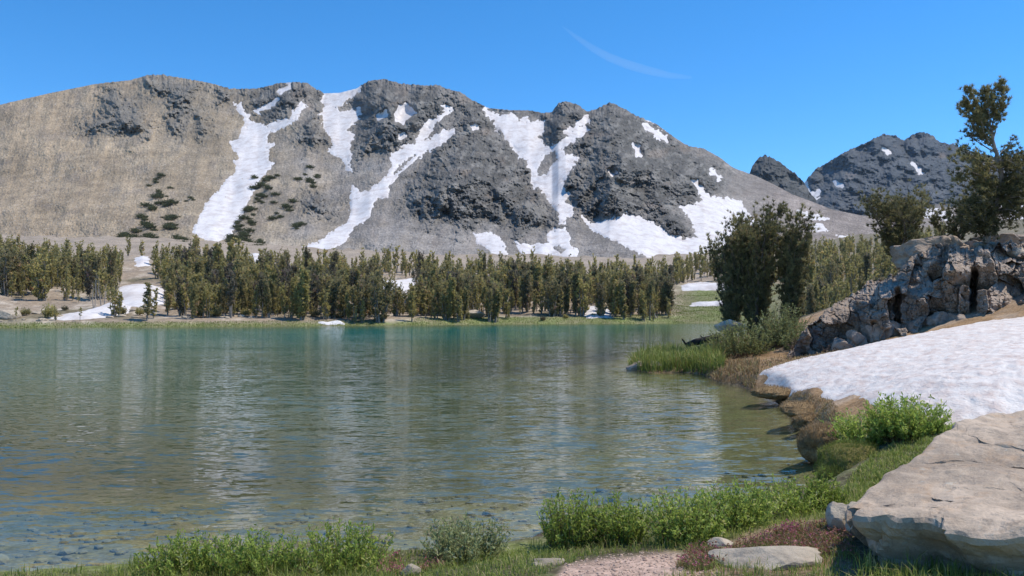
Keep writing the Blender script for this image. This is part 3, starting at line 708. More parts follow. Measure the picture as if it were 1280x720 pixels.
kk = ss > -.15; kf = kk[:-1, :-1] | kk[1:, 1:]
SV, SF = compact(np.stack([SX, SY, SZ], -1).reshape(-1, 3), grid_faces(*SX.shape, kf))
tag(link('snow_bank', mesh_np('snow_bank', SV, SF, None, True, [M_SNOWN])), 'big near bank of dirty pinkish sun-cupped snow below the rock outcrop', 'snow bank', None, 'thing')

# ================================================================== ROCK OUTCROP
# (px, py, width px, height px, distance, depth m, seed, tilt)
OB = [(1052, 412, 96, 58, 30.0, 2.2, 3, -.5), (1014, 430, 40, 34, 30.2, 1.4, 4, -.4), (1030, 398, 46, 34, 31.0, 1.4, 32, -.5), (1088, 388, 50, 78, 30.0, 2.0, 5, .05), (1082, 362, 62, 26, 31.0, 1.8, 6, -.5),
      (1124, 390, 26, 78, 29.6, 1.3, 7, 0), (1128, 352, 34, 50, 30.2, 1.6, 8, .0), (1148, 392, 36, 70, 29.2, 1.6, 9, .05), (1160, 350, 66, 52, 30.2, 2.2, 10, -.25),
      (1190, 372, 62, 74, 29.0, 2.2, 11, .1), (1164, 318, 84, 38, 31.5, 2.6, 12, -.12), (1196, 316, 46, 34, 31.2, 2.0, 13, .1), (1137, 334, 44, 30, 31.4, 1.8, 14, -.4),
      (1178, 404, 46, 30, 28.4, 1.0, 15, 0), (1250, 390, 60, 56, 28.0, 2.4, 16, 0), (1255, 352, 76, 44, 29.5, 2.6, 17, .1), (1240, 326, 60, 30, 31.0, 2.4, 18, 0),
      (1282, 330, 70, 44, 30.0, 2.6, 19, .1), (1300, 380, 80, 60, 28.0, 2.4, 20, 0), (1262, 308, 76, 28, 32.5, 2.4, 21, 0), (1330, 345, 90, 80, 29.0, 3., 22, 0),
      (1098, 418, 28, 26, 28.9, .8, 23, 0), (1112, 412, 24, 22, 28.9, .8, 24, .3), (1070, 430, 26, 28, 28.9, .7, 25, .2), (1140, 418, 20, 34, 28.6, .7, 26, 0),
      (1052, 436, 24, 22, 29.0, .7, 27, 0), (1229, 404, 24, 22, 27.4, .7, 28, 0), (1204, 404, 30, 22, 27.8, .8, 29, 0), (1222, 312, 40, 20, 31.5, 1.4, 30, .1), (1380, 330, 90, 90, 28.0, 3., 31, 0)]
oc = link('rock_outcrop', None, None, W(1160, 420, 30)); tag(oc, 'large fractured granite outcrop of shaded blocks rising behind the snow bank', 'rock outcrop')
o0 = np.array(oc.location)
oc_cols = np.arange(984, 1430, .85); nrow = 190
tp = np.interp(oc_cols, *zip(*[(984, 444), (990, 436), (1000, 418), (1020, 397), (1045, 378), (1075, 360), (1090, 351), (1105, 347), (1122, 340), (1133, 327), (1150, 313), (1170, 304), (1195, 305), (1215, 313), (1235, 303), (1260, 301), (1285, 303), (1340, 300), (1430, 300)]))
bp = np.interp(oc_cols, *zip(*[(984, 449), (1040, 450), (1090, 440), (1130, 433), (1180, 421), (1240, 410), (1290, 404), (1430, 398)]))
t_ = np.linspace(0, 1, nrow)[:, None]; ov = bp+(tp-bp)*t_; op = np.repeat(oc_cols[None], nrow, 0)
Yb_ = np.interp(oc_cols, [984, 1130, 1290, 1430], [29.8, 28.8, 27.0, 26.5]); hgt = (bp-tp)/F*Yb_
oD = Yb_+hgt*(.50*t_+.55*np.maximum(t_-.72, 0)**1.2*3)+fbm2(op/60, ov/60, 3, 401)*1.1
def cells(A, B, cw, ch, seed):
    A = A+fbm2(A/cw/1.2, B/ch/1.2, 3, seed)*cw*.35; B = B+fbm2(A/cw/1.2+9, B/ch/1.2, 3, seed+1)*ch*.35
    ia, ib = np.floor(A/cw), np.floor(B/ch); d1 = np.full(A.shape, 9.); d2 = np.full(A.shape, 9.); h1 = np.zeros(A.shape); ga = np.zeros(A.shape); gb = np.zeros(A.shape); zz = np.zeros_like(ia)
    for da in (-1, 0, 1):
        for db in (-1, 0, 1):
            r1 = _h(ia+da, ib+db, zz, seed)/4294967296.; r2 = _h(ia+da, ib+db, zz+1, seed)/4294967296.; r3 = _h(ia+da, ib+db, zz+2, seed)/4294967296.
            ea = A/cw-(ia+da+.15+.7*r1); eb = B/ch-(ib+db+.15+.7*r2); d = np.maximum(np.abs(ea), np.abs(eb))*.6+np.hypot(ea, eb)*.4
            n = d < d1; d2 = np.where(n, d1, np.minimum(d2, d)); h1 = np.where(n, r3-.5+(r1-.5)*ea*1.6+(r2-.5)*eb*1.6, h1); d1 = np.where(n, d, d1)
    return h1, d2-d1
cA, eA = cells(op+ov*.25, ov-op*.18, 34, 44, 410); cB, eB = cells(op-ov*.1, ov-op*.22, 15, 13, 420); cC, eC = cells(op, ov, 6, 5, 430)
wB = sst(-.15, .25, fbm2(op/40, ov/40, 2, 440)); wt = sst(0, .06, t_)
oD += (cA*1.25+cB*.42*(.35+.65*wB)+cC*.10)*wt-fbm2(op/12, ov/12, 4, 450)*.15-fbm2(op/2.6, ov/2.6, 3, 451)*.07
oD += ((1-sst(0, .07, eA))*.16*sst(-.2, .3, fbm2(op/25, ov/25, 2, 455))+(1-sst(0, .09, eB))*.06*wB)*wt
for cx, y0, y1, dd in ((1217, 338, 412, 1.6), (1122, 362, 408, 1.1), (1094, 405, 440, .7)): oD += dd*(1-sst(1.5, 5.5, np.abs(op-cx-fbm2(ov/14, op*0, 2, cx)*5)))*sst(y0-6, y0+4, ov)*(1-sst(y1-4, y1+4, ov))
ovj = ov+(fbm2(oc_cols/9, oc_cols*0, 3, 460)*6-np.floor(fbm2(oc_cols/22, oc_cols*0+4, 2, 461)*3)*2.0)[None]*t_**6
oX = (op-640)/F*oD; oZ = HC+(HZ-ovj)/F*oD
bk = np.linspace(.15, 1, 14)[:, None]*4.5
oYb = oD[-1]+bk; oXb = oX[-1]+0*bk+bk*(oc_cols-640)[None]/F; oZb = oZ[-1]-(bk**1.6)*.16+fbm2(oXb/1.2, oYb/1.2, 3, 462)*.15
Vo = np.stack([np.concatenate([oX, oXb]), np.concatenate([oD, oYb]), np.concatenate([oZ, oZb])], -1).reshape(-1, 3)-o0
link('bedrock', mesh_np('bedrock', Vo, grid_faces(nrow+14, len(oc_cols)), None, False, [M_GRAN]), oc)
KEEP = {12, 15, 21, 23, 24, 25, 26, 27, 28, 29, 30}
OB = [b for b in OB if b[6] in KEEP]
for (px, py, wp, hp, Y, dp, sdn, tl) in OB:
    k = Y/F; V, Fc = rock(sdn*13, (wp*k*1.30, dp*1.2, hp*k*1.30), 12, .085, 5 if wp > 24 else 4, .66, True, 70)
    if wp > 24: V = crack(V, sdn, int(4+wp/9), .8, .05, .08)
    ca, sa = math.cos(tl), math.sin(tl); V = V@np.array([[ca, 0, -sa], [0, 1, 0], [sa, 0, ca]])
    V = V+np.array(W(px, py, Y+dp*.3))-o0
    link('rock_block', mesh_np('rock_block', V, Fc, None, False, [M_GRAN]), oc)
# loose stones lying on and in front of the outcrop
LB = [(1236, 308, 26, 10, 30.4, 'pale flat stone lying on top of the outcrop at the right'), (1272, 316, 22, 12, 29.4, 'rounded pale stone on the outcrop by the picture edge'),
      (913, 408, 26, 14, 35.5, 'grey stone under the tall lakeside pines above the shrub')]
for i, (px, py, wp, hp, Y, lb) in enumerate(LB):
    k = Y/F; V, Fc = rock(400+i, (wp*k*1.2, wp*k*1.0, hp*k*1.3), 12, .06, 4, .7)
    tag(link('stone', mesh_np('stone', V, Fc, None, False, [M_STONE]), None, W(px, py, Y)), lb, 'stone')

# ================================================================== FOREGROUND BOULDER
def prism_rock(outline, zt, zb, under, seed, mat, name, ring=60, res=220, rough=.03):
    P = np.array(outline, float); n = len(P)
    seg = np.linalg.norm(np.roll(P, -1, 0)-P, axis=1); cum = np.concatenate([[0], np.cumsum(seg)]); s = np.linspace(0, cum[-1], res, endpoint=False)
    Q = np.stack([np.interp(s, cum, np.append(P[:, k], P[0, k])) for k in (0, 1)], -1)
    for _ in range(1): Q = (np.roll(Q, 1, 0)+2*Q+np.roll(Q, -1, 0))/4
    c = Q.mean(0); rows = []
    for f in np.linspace(.02, .955, ring):
        q = c+(Q-c)*f; rows.append(np.column_stack([q, zt(q[:, 0], q[:, 1])]))
    for f, dz in ((.975, -.008), (.99, -.022), (1.0, -.05), (.998, -.09)):
        q = c+(Q-c)*f; rows.append(np.column_stack([q, zt(q[:, 0], q[:, 1])+dz]))
    zl = rows[-1][:, 2]
    for g in np.linspace(.08, 1, 16):
        q = Q+unit(c-Q)*under*min(1, g*2.6); rows.append(np.column_stack([q, zl+(zb-zl)*g]))
    V = np.concatenate(rows); V2 = V+np.column_stack([fbm3(V*3+k*9, 4, seed+k)*rough*1.5 for k in (0, 1, 2)])
    V2 += np.column_stack([fbm3(V*11+k*9, 4, seed+k+5)*rough*.45 for k in (0, 1, 2)])
    # ledges: terraces broken across the face
    lg = fbm3(V*np.array([.9, 1.6, .9])+3, 3, seed+9); V2[:, 2] += (np.floor(lg*7)/7-lg)*rough*.9
    if name == 'boulder': V2 = crack(V2, 5, 46, .75, .035, .045)
    nr = len(rows); i = np.arange(nr*res).reshape(nr, res); j = np.roll(i, -1, 1)
    Fq = np.stack([i[:-1], i[1:], j[1:], j[:-1]], -1).reshape(-1, 4)
    V2 = np.concatenate([V2, [[c[0], c[1], float(zt(c[:1], c[1:])[0])]]]); tri = np.stack([np.full(res, nr*res), i[0], j[0]], -1)
    return mesh_np(name, V2, [tri, Fq], None, False, [mat])

def xy(px, Y): return ((px-640)/F*Y, Y)
BO = [(1060, 638, 5.75), (1071, 648, 5.35), (1116, 644, 5.25), (1148, 640, 5.25), (1186, 650, 5.05), (1224, 654, 4.95), (1280, 659, 4.85), (1400, 668, 4.7), (1560, 660, 5.0), (1600, 560, 6.6), (1480, 510, 8.0), (1330, 505, 8.3), (1263, 513, 8.0),
      (1224, 518, 7.8), (1186, 524, 7.6), (1163, 537, 7.3), (1155, 553, 7.05), (1148, 567, 6.85), (1106, 587, 6.5), (1087, 608, 6.2), (1070, 630, 5.95)]
_b = np.array([W(*b) for b in BO])
_A = np.column_stack([_b[:, 0], _b[:, 1], np.ones(len(_b))]); _co = np.linalg.lstsq(_A, _b[:, 2], rcond=None)[0]
def bt(x, y):
    base = _co[0]*x+_co[1]*y+_co[2]
    w = 1/((x[:, None]-_b[None, :, 0])**2+(y[:, None]-_b[None, :, 1])**2+.02)**1.5
    corr = (w*(_b[:, 2]-_A@_co)[None]).sum(1)/w.sum(1)
    return base+corr+fbm2(x/1.1, y/1.1, 3, 77)*.05
bo = link('boulder', prism_rock(_b[:, :2], bt, .25, .26, 21, M_BOULD, 'boulder', 110, 420, .032))
tag(bo, 'huge tan flat-topped boulder with a shaded undercut front beside the shore', 'boulder')
# stones round its foot and in the turf
for i, (px, py, wp, hp, Y, dp, lb, mt) in enumerate([
    (1052, 644, 22, 26, 6.6, .2, 'small square pale stone wedged left of the huge boulder', M_STONE),
    (1075, 645, 26, 26, 6.3, .2, 'pale stone leaning against the left corner of the huge boulder', M_STONE),
    (955, 702, 120, 26, 5.75, .42, 'large flat pale stone half buried in the foreground turf', M_STONE),
    (683, 705, 34, 12, 6.2, .2, 'low whitish stone in the grass left of the gravel', M_STONE),
    (672, 709, 16, 9, 6.1, .1, 'tiny whitish stone left of the low whitish one', M_STONE),
    (515, 712, 20, 10, 6.4, .12, 'small white stone beside the pink flowers at the bottom edge', M_STONE),
    (905, 680, 26, 10, 6.5, .14, 'small stone under the right willow among pink flowers', M_STONE),
    (797, 461, 18, 9, 31.9, .5, 'long mossy rock at the tip of the grassy point', M_GRAN),
    (818, 463, 15, 8, 31.0, .4, 'mossy rock right of the long rock at the grassy point', M_GRAN),
    (8, 396, 18, 12, 124, 3., 'pale boulder on the far shore at the left picture edge', M_STONE),
    (585, 391, 34, 9, 156, 4., 'bright slanting slab in the far shore pines behind the green strip', M_STONE)]):
    k = Y/F; V, Fc = rock(700+i*3, (wp*k*1.25, dp*1.25, hp*k*1.4), 12, .05, 4, .7)
    L_ = W(px, py+hp*.1, Y)
    if Y > 20: L_ = (L_[0], L_[1], max(gz1(L_[0], L_[1]), -.05)+hp*k*.2)
    tag(link('stone', mesh_np('stone', V, Fc, None, False, [mt]), None, L_), lb, 'stone')

rs = np.random.RandomState(19); rk0 = None
for i in range(34):
    px = rs.uniform(-20, 480); Y = np.interp(px, [0, 480], [120, 141])+rs.uniform(.5, 9)
    x, y = xy(px, Y); w_ = rs.uniform(.5, 1.8)
    if rk0 is None:
        V, Fc = rock(790, (1, .8, .5), 12, .06, 3, .7); rk0 = mesh_np('shore_rock', V, Fc, None, False, [M_STONE])
    o = link('shore_rock', rk0, None, (x, y, gz1(x, y)+.02), rs.uniform(0, 6.3)); o.scale = (w_, w_, w_*rs.uniform(.6, 1.2))
    tag(o, 'small pale rock scattered along the left half of the far shore', 'rock', 'pale rocks along the far shore')
# moss mounds along the undercut bank
for i, (px, py, wp, hp, Y, mt, lb) in enumerate([
    (1030, 554, 58, 46, 12.3, M_MOSSB, 'golden moss mound hanging over the water, upper of the big ones'),
    (1066, 584, 80, 54, 10.2, M_MOSSG, 'largest greenish moss mound beside the willow bush at the shore'),
    (1048, 600, 46, 32, 10.0, M_MOSSG, 'small dark-sided moss mound lowest on the bank at the waterline'),
    (1008, 512, 64, 18, 16.2, M_MOSSB, 'flat brown sod lump on the bank below the snow tip'),
    (968, 490, 56, 14, 20.2, M_MOSSB, 'brown sod lump at the left tip of the snow bank'),
    (1012, 528, 40, 20, 15.2, M_MOSSB, 'low brown sod lump above the golden moss mound')]):
    k = Y/F; V, Fc = ICO[5]; R = V*(1+fbm3(V*1.7+i*4, 4, 80+i)*.28+fbm3(V*7+i, 3, 90+i)*.07)[:, None]
    R = R*np.array([wp*k*.5, wp*k*.5, hp*k*.55]); R[:, 2] = np.where(R[:, 2] < 0, R[:, 2]*.9, R[:, 2])
    e = link('moss_mound', mesh_np('moss_mound', R, Fc, None, True, [mt]), None, W(px, py+2, Y)); tag(e, lb, 'moss mound', 'moss and sod mounds along the bank')
    rs = np.random.RandomState(50+i); top = R[(V[:, 2] > -.25)]; sel = top[rs.randint(0, len(top), 5000 if Y < 14 else 2200)]+rs.normal(0, .006, (5000 if Y < 14 else 2200, 3))
    a = Acc(); nn = len(sel); blades(a, rs, sel-np.array([0, 0, .01]), rs.uniform(.04, .10, nn), np.full(nn, .0035*max(1, Y/10)), .9, rs.uniform(.1, .9, nn) if mt is M_MOSSG else rs.uniform(.1, .85, nn))
    link('moss_fuzz', a.mesh('moss_fuzz', M_SEDGE if mt is M_MOSSG else M_DRY), e)

# ================================================================== LAKESIDE PINES
def near_pine(px, Y, base_py, top_py, label, cat='pine tree', **kw):
    h = (base_py-top_py)/F*Y; x = (px-640)/F*Y; z = HC+(HZ-base_py)/F*Y
    w, l = pine(h=h*.9, **kw); return plant('pine_tree', w, l, (x, Y, z), label, cat, 'pines on the near right shore', M_BARK, M_NEEDN)
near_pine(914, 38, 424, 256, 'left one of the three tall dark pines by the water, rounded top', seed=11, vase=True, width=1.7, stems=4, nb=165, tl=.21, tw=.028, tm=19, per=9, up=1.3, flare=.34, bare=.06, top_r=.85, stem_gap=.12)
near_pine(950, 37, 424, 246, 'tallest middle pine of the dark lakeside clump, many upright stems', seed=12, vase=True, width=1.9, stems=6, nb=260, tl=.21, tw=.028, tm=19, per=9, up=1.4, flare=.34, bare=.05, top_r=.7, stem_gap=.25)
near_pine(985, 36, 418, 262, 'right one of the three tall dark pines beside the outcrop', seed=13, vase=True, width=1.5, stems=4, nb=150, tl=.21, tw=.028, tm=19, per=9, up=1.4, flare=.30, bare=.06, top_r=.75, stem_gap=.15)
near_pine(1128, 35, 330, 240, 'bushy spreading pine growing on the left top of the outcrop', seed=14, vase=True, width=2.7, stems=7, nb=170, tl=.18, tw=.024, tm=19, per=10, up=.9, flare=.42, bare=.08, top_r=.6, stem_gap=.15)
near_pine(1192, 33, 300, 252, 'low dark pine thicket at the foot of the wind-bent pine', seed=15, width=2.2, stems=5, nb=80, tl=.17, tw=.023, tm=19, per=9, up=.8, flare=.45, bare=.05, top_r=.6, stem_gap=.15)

def bent_pine():
    rs = np.random.RandomState(5); Y = 30.; k = Y/F; base = np.array(W(1232, 298, Y)); wood, leaf = Acc(), Acc()
    def pt(px, py, dy=0.): return np.array(W(px, py, Y+dy))-base
    def limb(pts, r0, r1, sides=6):
        pts = np.array(pts); q = np.linspace(0, 1, len(pts)); u = np.linspace(0, 1, len(pts)*3); P = np.stack([np.interp(u, q, pts[:, c]) for c in range(3)], -1)
        P[1:-1] += rs.normal(0, .02, P[1:-1].shape); tube(wood, P, np.linspace(r0, r1, len(P)), sides); return P
    def bunch(P, u0, n, L, sp, var, dirv=(0, 0, .5), tm=21):
        u = rs.uniform(u0, 1.03, n); q = np.linspace(0, 1, len(P)); p = np.stack([np.interp(u, q, P[:, c]) for c in range(3)], -1)+rs.normal(0, sp, (n, 3))
        d = unit(P[-1]-P[len(P)//2])+np.array(dirv); tufts(leaf, rs, p, np.repeat(unit(d)[None], n, 0), tm, L*1.05, L*.13, .55, np.clip(var+rs.normal(0, .14, n), 0, .9))
    trunk = limb([pt(1232, 304), pt(1240, 275), pt(1250, 245, .1), pt(1252, 220), pt(1246, 195), pt(1241, 178), pt(1240, 160)], .13, .045, 8)
    # flagged top: limbs fan up and to the left
    for (px, py, ex, ey, dy) in [(1243, 182, 1204, 128, .3), (1242, 175, 1213, 116, -.3), (1241, 168, 1228, 110, .2), (1240, 162, 1243, 110, -.1), (1241, 165, 1256, 118, .3), (1243, 180, 1205, 143, -.4), (1241, 170, 1222, 128, .5), (1240, 165, 1236, 125, -.4), (1242, 172, 1256, 135, -.3), (1242, 178, 1218, 140, .1), (1243, 186, 1212, 152, .5), (1244, 188, 1226, 150, -.5), (1240, 160, 1234, 112, .4), (1240, 162, 1252, 108, -.3), (1241, 170, 1208, 122, .0)]:
        P = limb([pt(px, py), pt(px*.6+ex*.4-2, py*.6+ey*.4+3, dy*.5), pt(ex, ey, dy)], .03, .008, 4)
        bunch(P, .42, 26, .18, .07, .5)
        for _ in range(4):
            i = rs.randint(len(P)//2, len(P)); e = P[i]+np.array([rs.normal(-.06, .18), rs.normal(0, .18), rs.uniform(.12, .36)])
            bunch(limb([P[i], (P[i]+e)/2, e], .01, .004, 3), .4, 8, .17, .05, .55)
    for (px, py, ex, ey, dy) in [(1246, 192, 1206, 160, .2), (1248, 200, 1196, 178, .1), (1249, 205, 1205, 190, -.3), (1248, 200, 1268, 172, .1)]:
        P = limb([pt(px, py), pt((px+ex)/2, (py+ey)/2+5, dy*.5), pt(ex, ey, dy)], .03, .008, 4); bunch(P, .62, 22, .14, .09, .35)
    # lower skirts: browned left side, dense dark right side
    for i in range(26):
        t = rs.uniform(0, 1); py = 200+t*75; px = np.interp(py, [195, 245, 298], [1247, 1250, 1234]); ex = rs.uniform(1190, 1232); ey = py+rs.uniform(-24, 8); dy = rs.uniform(-1.2, 1.2)
        P = limb([pt(px, py), pt((px+ex)/2, (py+ey)/2+4, dy*.5), pt(ex, ey, dy)], .028, .007, 4); bunch(P, .25, 30, .20, .16, .5 if ey < 235 else .3)
    for i in range(44):
        t = rs.uniform(0, 1); py = 196+t*70; px = np.interp(py, [195, 245, 298], [1247, 1250, 1234]); ex = rs.uniform(1258, 1310); ey = py+rs.uniform(-14, 22); dy = rs.uniform(-1.2, 1.2)
        P = limb([pt(px, py), pt((px+ex)/2, (py+ey)/2-4, dy*.5), pt(ex, ey, dy)], .03, .007, 4); bunch(P, .2, 30, .17, .17, .22)
    for i in range(20):
        ex = rs.uniform(1200, 1250); ey = rs.uniform(252, 288); dy = rs.uniform(-1., 1.)
        P = limb([pt(1234, 296), pt((1234+ex)/2, (296+ey)/2, dy*.5), pt(ex, ey, dy)], .025, .007, 4); bunch(P, .3, 24, .16, .15, .18)
    plant('pine_tree', wood, leaf, tuple(base), 'tall wind-bent pine with a flag-shaped top leaning over the outcrop', 'pine tree', 'pines on the near right shore', M_BARKG, M_NEEDN)
bent_pine()

# shrubs under the pines
def mk_shrub(px, Y, base_py, wpx, hpx, label, ml, seed, nst, nl, ll, lw, mw=None, group=None, cat='shrub', name='shrub', **kw):
    k = Y/F; w, l = shrub(seed, wpx*k, hpx*k, nst, nl, ll, lw, **kw)
    x = (px-640)/F*Y; z = gz1(x, Y) if base_py is None else HC+(HZ-base_py)/F*Y
    return plant(name, w, l, (x, Y, z-.02), label, cat, group, mw or M_TWIG, ml, ('stems', 'leaves'))
gs = 'shrubs at the foot of the lakeside pines'
mk_shrub(924, 33, 446, 82, 44, 'round light green shrub on the point left of the taller one', M_WILLOWP, 201, 260, 26, .10, .04, group=gs, twig_r=.008)
mk_shrub(978, 34, 434, 66, 52, 'taller grey-green shrub between the dark pines and the outcrop', M_WILLOWP, 202, 260, 28, .10, .035, group=gs, twig_r=.008)
mk_shrub(1016, 31.5, 444, 60, 26, 'low brown shrub against the left foot of the outcrop', M_TWIG, 203, 220, 20, .09, .03, group=gs, twig_r=.007)
mk_shrub(1046, 29.3, 447, 44, 16, 'low brown scrub at the middle of the outcrop foot', M_TWIG, 205, 140, 18, .09, .03, group=gs, twig_r=.007)
mk_shrub(1000, 32.5, 440, 50, 34, 'small olive shrub just left of the low brown one', M_WILLOWP, 204, 160, 22, .10, .035, group=gs, var0=.2)

# fallen dead log behind the grassy point
def log():
    a = Acc(); rs = np.random.RandomState(8)
    p = np.array([W(858, 431, 38.5), W(868, 428, 38.6), W(882, 425, 38.8), W(900, 421, 39.)])
    tube(a, p, np.array([.10, .16, .17, .20]), 8)
    for i in range(9):
        b = p[rs.randint(0, 3)]; tube(a, [b, b+np.array([rs.uniform(-.5, .3), rs.uniform(-.2, .2), rs.uniform(-.05, .35)])], [.05, .02], 5)
    tag(link('fallen_log', a.mesh('fallen_log', m_bark((.05, .045, .04), (.02, .018, .016)), True)), 'dark dead log at the water behind the grassy point', 'log')
log()

# ================================================================== FAR SHORE SNOW + FOREST
def hit(px, py, y0=110, y1=430):
    Ys = np.linspace(y0, y1, 700); best = np.full(np.shape(px), np.nan); done = np.zeros(np.shape(px), bool)
    for Y in Ys:
        x = (px-640)/F*Y; z = ground_z(x, np.full_like(x, Y)); h = (z >= HC+(HZ-py)/F*Y) & ~done
        best[h] = Y; done |= h
        if done.all(): break
    best[~done] = y1
    return best
FS = [([(150, 360), (165, 357), (185, 356), (204, 362), (203, 380), (180, 384), (150, 382)], 'bright snow patch in the clearing of the far left pines'),
      ([(62, 398), (90, 393), (120, 386), (142, 378), (158, 382), (160, 392), (130, 397), (90, 400)], 'low dirty snow strip along the far left shore'),
      ([(464, 350), (490, 352), (524, 347), (527, 360), (505, 371), (478, 366)], 'inner snow patch enclosed by the far pines left of centre'),
      ([(853, 357), (875, 353), (912, 356), (912, 363), (853, 363)], 'snow patch behind the green meadow by the tall lakeside pines'),
      ([(866, 379), (912, 377), (912, 382), (866, 383)], 'thin pale snow strip lying in the green meadow'),
      ([(170, 322), (184, 321), (186, 332), (172, 333)], 'small snow spot at the top of the clearing in the left pines'),
      ([(312, 318), (326, 317), (327, 338), (316, 338)], 'small snow spot at the upper edge of the pines left of centre'),
      ([(728, 392), (742, 383), (760, 388), (762, 397), (735, 398)], 'snow glimpsed between trunks in the right far pines'),
      ([(400, 404), (425, 402), (428, 405), (405, 406)], 'sliver of snow at the waterline below the central far pines'),
      ([(662, 352), (680, 350), (682, 359), (664, 360)], 'small snow glimpse high in the right far pines')]
for pl, lb in FS:
    a = np.array(pl, float); q = np.linspace(0, 1, 6)[:-1, None]; P = np.concatenate([a[i]+(a[(i+1) % len(a)]-a[i])*q for i in range(len(a))])
    Yh = hit(P[:, 0], P[:, 1]); Q2 = np.column_stack([(P[:, 0]-640)/F*Yh, Yh])
    gx = np.linspace(Q2[:, 0].min()-1, Q2[:, 0].max()+1, 60); gy = np.linspace(Q2[:, 1].min()-1, Q2[:, 1].max()+1, 60); X_, Y_ = np.meshgrid(gx, gy)
    s_ = sdf(X_, Y_, Q2)+fbm2(X_/2.2, Y_/2.2, 3, 71)*.9
    Z_ = blur(ground_z(X_, Y_), 2, 1)+np.clip(s_*.28, -.5, .5)+.12
    kf = (s_[:-1, :-1] > -1.2) | (s_[1:, 1:] > -1.2)
    S, Q = compact(np.stack([X_, Y_, Z_], -1).reshape(-1, 3), grid_faces(60, 60, kf))
    if len(Q): tag(link('snow_patch', mesh_np('snow_patch', S, Q, None, True, [M_SNOW])), lb, 'snow patch', 'snow patches by the far shore', 'thing')

rs = np.random.RandomState(77)
protos = []
PK = [('slender', dict(width=1.9, stems=1, nb=60, per=8, up=1.5, bare=.06, top_r=.25)), ('slender', dict(width=2.1, stems=2, nb=70, per=8, up=1.5, bare=.05, top_r=.3, stem_gap=.25)),
      ('slender', dict(width=1.7, stems=1, nb=52, per=8, up=1.6, bare=.10, top_r=.5)),
      ('bushy', dict(width=2.9, stems=4, nb=70, per=6, up=1.1, bare=.04, top_r=.6, stem_gap=.4)), ('bushy', dict(width=3.2, stems=5, nb=80, per=6, up=1.1, bare=.03, top_r=.7, stem_gap=.5)),
      ('full', dict(width=2.4, stems=2, nb=60, per=7, up=1.0, bare=.12, top_r=.25, stem_gap=.3)), ('full', dict(width=2.4, stems=3, nb=66, per=7, up=1.3, bare=.05, top_r=.6, stem_gap=.35)),
      ('pointed', dict(width=2.3, stems=1, nb=58, per=7, up=.7, bare=.08, top_r=.06)), ('pointed', dict(width=1.9, stems=1, nb=50, per=6, up=.8, bare=.14, top_r=.08)),
      ('thin', dict(width=1.5, stems=1, nb=34, per=5, up=1.3, bare=.38, top_r=.4, sparse=.15)), ('thin', dict(width=1.7, stems=2, nb=40, per=5, up=1.3, bare=.25, top_r=.5, sparse=.15, stem_gap=.3))]
proto_geo = [pine(seed=900+i, h=7., tl=.46, tw=.15, tm=6, flare=.25, **kw) for i, (kn, kw) in enumerate(PK)]
lo_geo = [pine(seed=950+i, h=7., tl=.7, tw=.24, tm=5, flare=.25, **{**kw, 'nb': int(kw['nb']*.45), 'per': 4}) for i, (kn, kw) in enumerate(PK)]
bases = []
def try_tree(px, Y, h):
    x = (px-640)/F*Y; z = gz1(x, Y)
    if z < .3: return
    vb = HZ-(z-HC)/Y*F; hp = h/Y*F
    for i, (pl, lb) in enumerate(FS):
        for f in (0.0, .35, .7):
            if sdf(np.array([px]), np.array([vb-hp*f]), pl)[0] > (-2 if i in (0, 3, 4) else 2): return
    if 838 < px < 1000 and vb > 361: return                     # meadow
    if 152 < px < 186 and 330 < vb < 385 : return                # clearing
    bases.append((px, Y, x, z, h))
def zone_rows():
    for (x0, x1, y0, y1, n, h0, h1) in [(-30, 151, 150, 190, 66, 6., 8.5), (-30, 152, 190, 255, 80, 6.5, 9), (205, 300, 132, 180, 46, 5.5, 8), (290, 480, 136, 175, 90, 6, 8.5), (190, 490, 175, 275, 150, 7, 9.5),
                                       (470, 540, 150, 200, 20, 5, 7), (500, 640, 148, 190, 80, 6, 8.5), (640, 850, 163, 205, 110, 7, 9.5), (480, 860, 190, 290, 240, 7, 10), (840, 1010, 250, 330, 90, 7, 10), (1000, 1135, 120, 240, 90, 4, 6.5), (1000, 1180, 200, 390, 170, 7, 10)]:
        n = int(n*2.1)
        for i in range(n):
            px = x0+(x1-x0)*(i+rs.uniform(0, 1))/n if rs.uniform() < .6 else rs.uniform(x0, x1)
            Y_ = y0+(y1-y0)*rs.uniform()**1.2; try_tree(px, Y_, rs.uniform(h0, h1)*rs.choice([.32, .5, .68, .8, .92, 1.05, 1.15])*(.84 if Y_ < 190 else .76))
zone_rows()
for px, Y, h in [(184, 127, 5.8), (192, 129, 4.6), (142, 131, 4.6), (150, 130, 3.6), (515, 144, 5.2), (330, 137, 7.4), (240, 130, 5.5), (556, 150, 5.4), (70, 124, 1.8), (100, 124, 2.), (20, 122, 2.), (620, 158, 7.2), (690, 163, 7.4), (495, 150, 5.5), (480, 146, 6.), (160, 300, 7), (176, 310, 6)]: x_ = (px-640)/F*Y; bases.append((px, Y, x_, gz1(x_, Y), h))
bases.sort(key=lambda b: -b[4]/b[1])
def zone_name(px, Y):
    f = 'front' if Y < 175 else 'back'
    for x, nm in ((150, 'left of the bright snow clearing'), (300, 'right of the bright snow clearing'), (480, 'left of the inner snow patch'), (640, 'right of the inner snow patch'),
                  (850, 'left of the green meadow'), (1003, 'behind the green meadow'), (2000, 'right of the tall lakeside pines')):
        if px < x: return f, nm
roots = {}
rest = Acc(); rest_w = Acc()
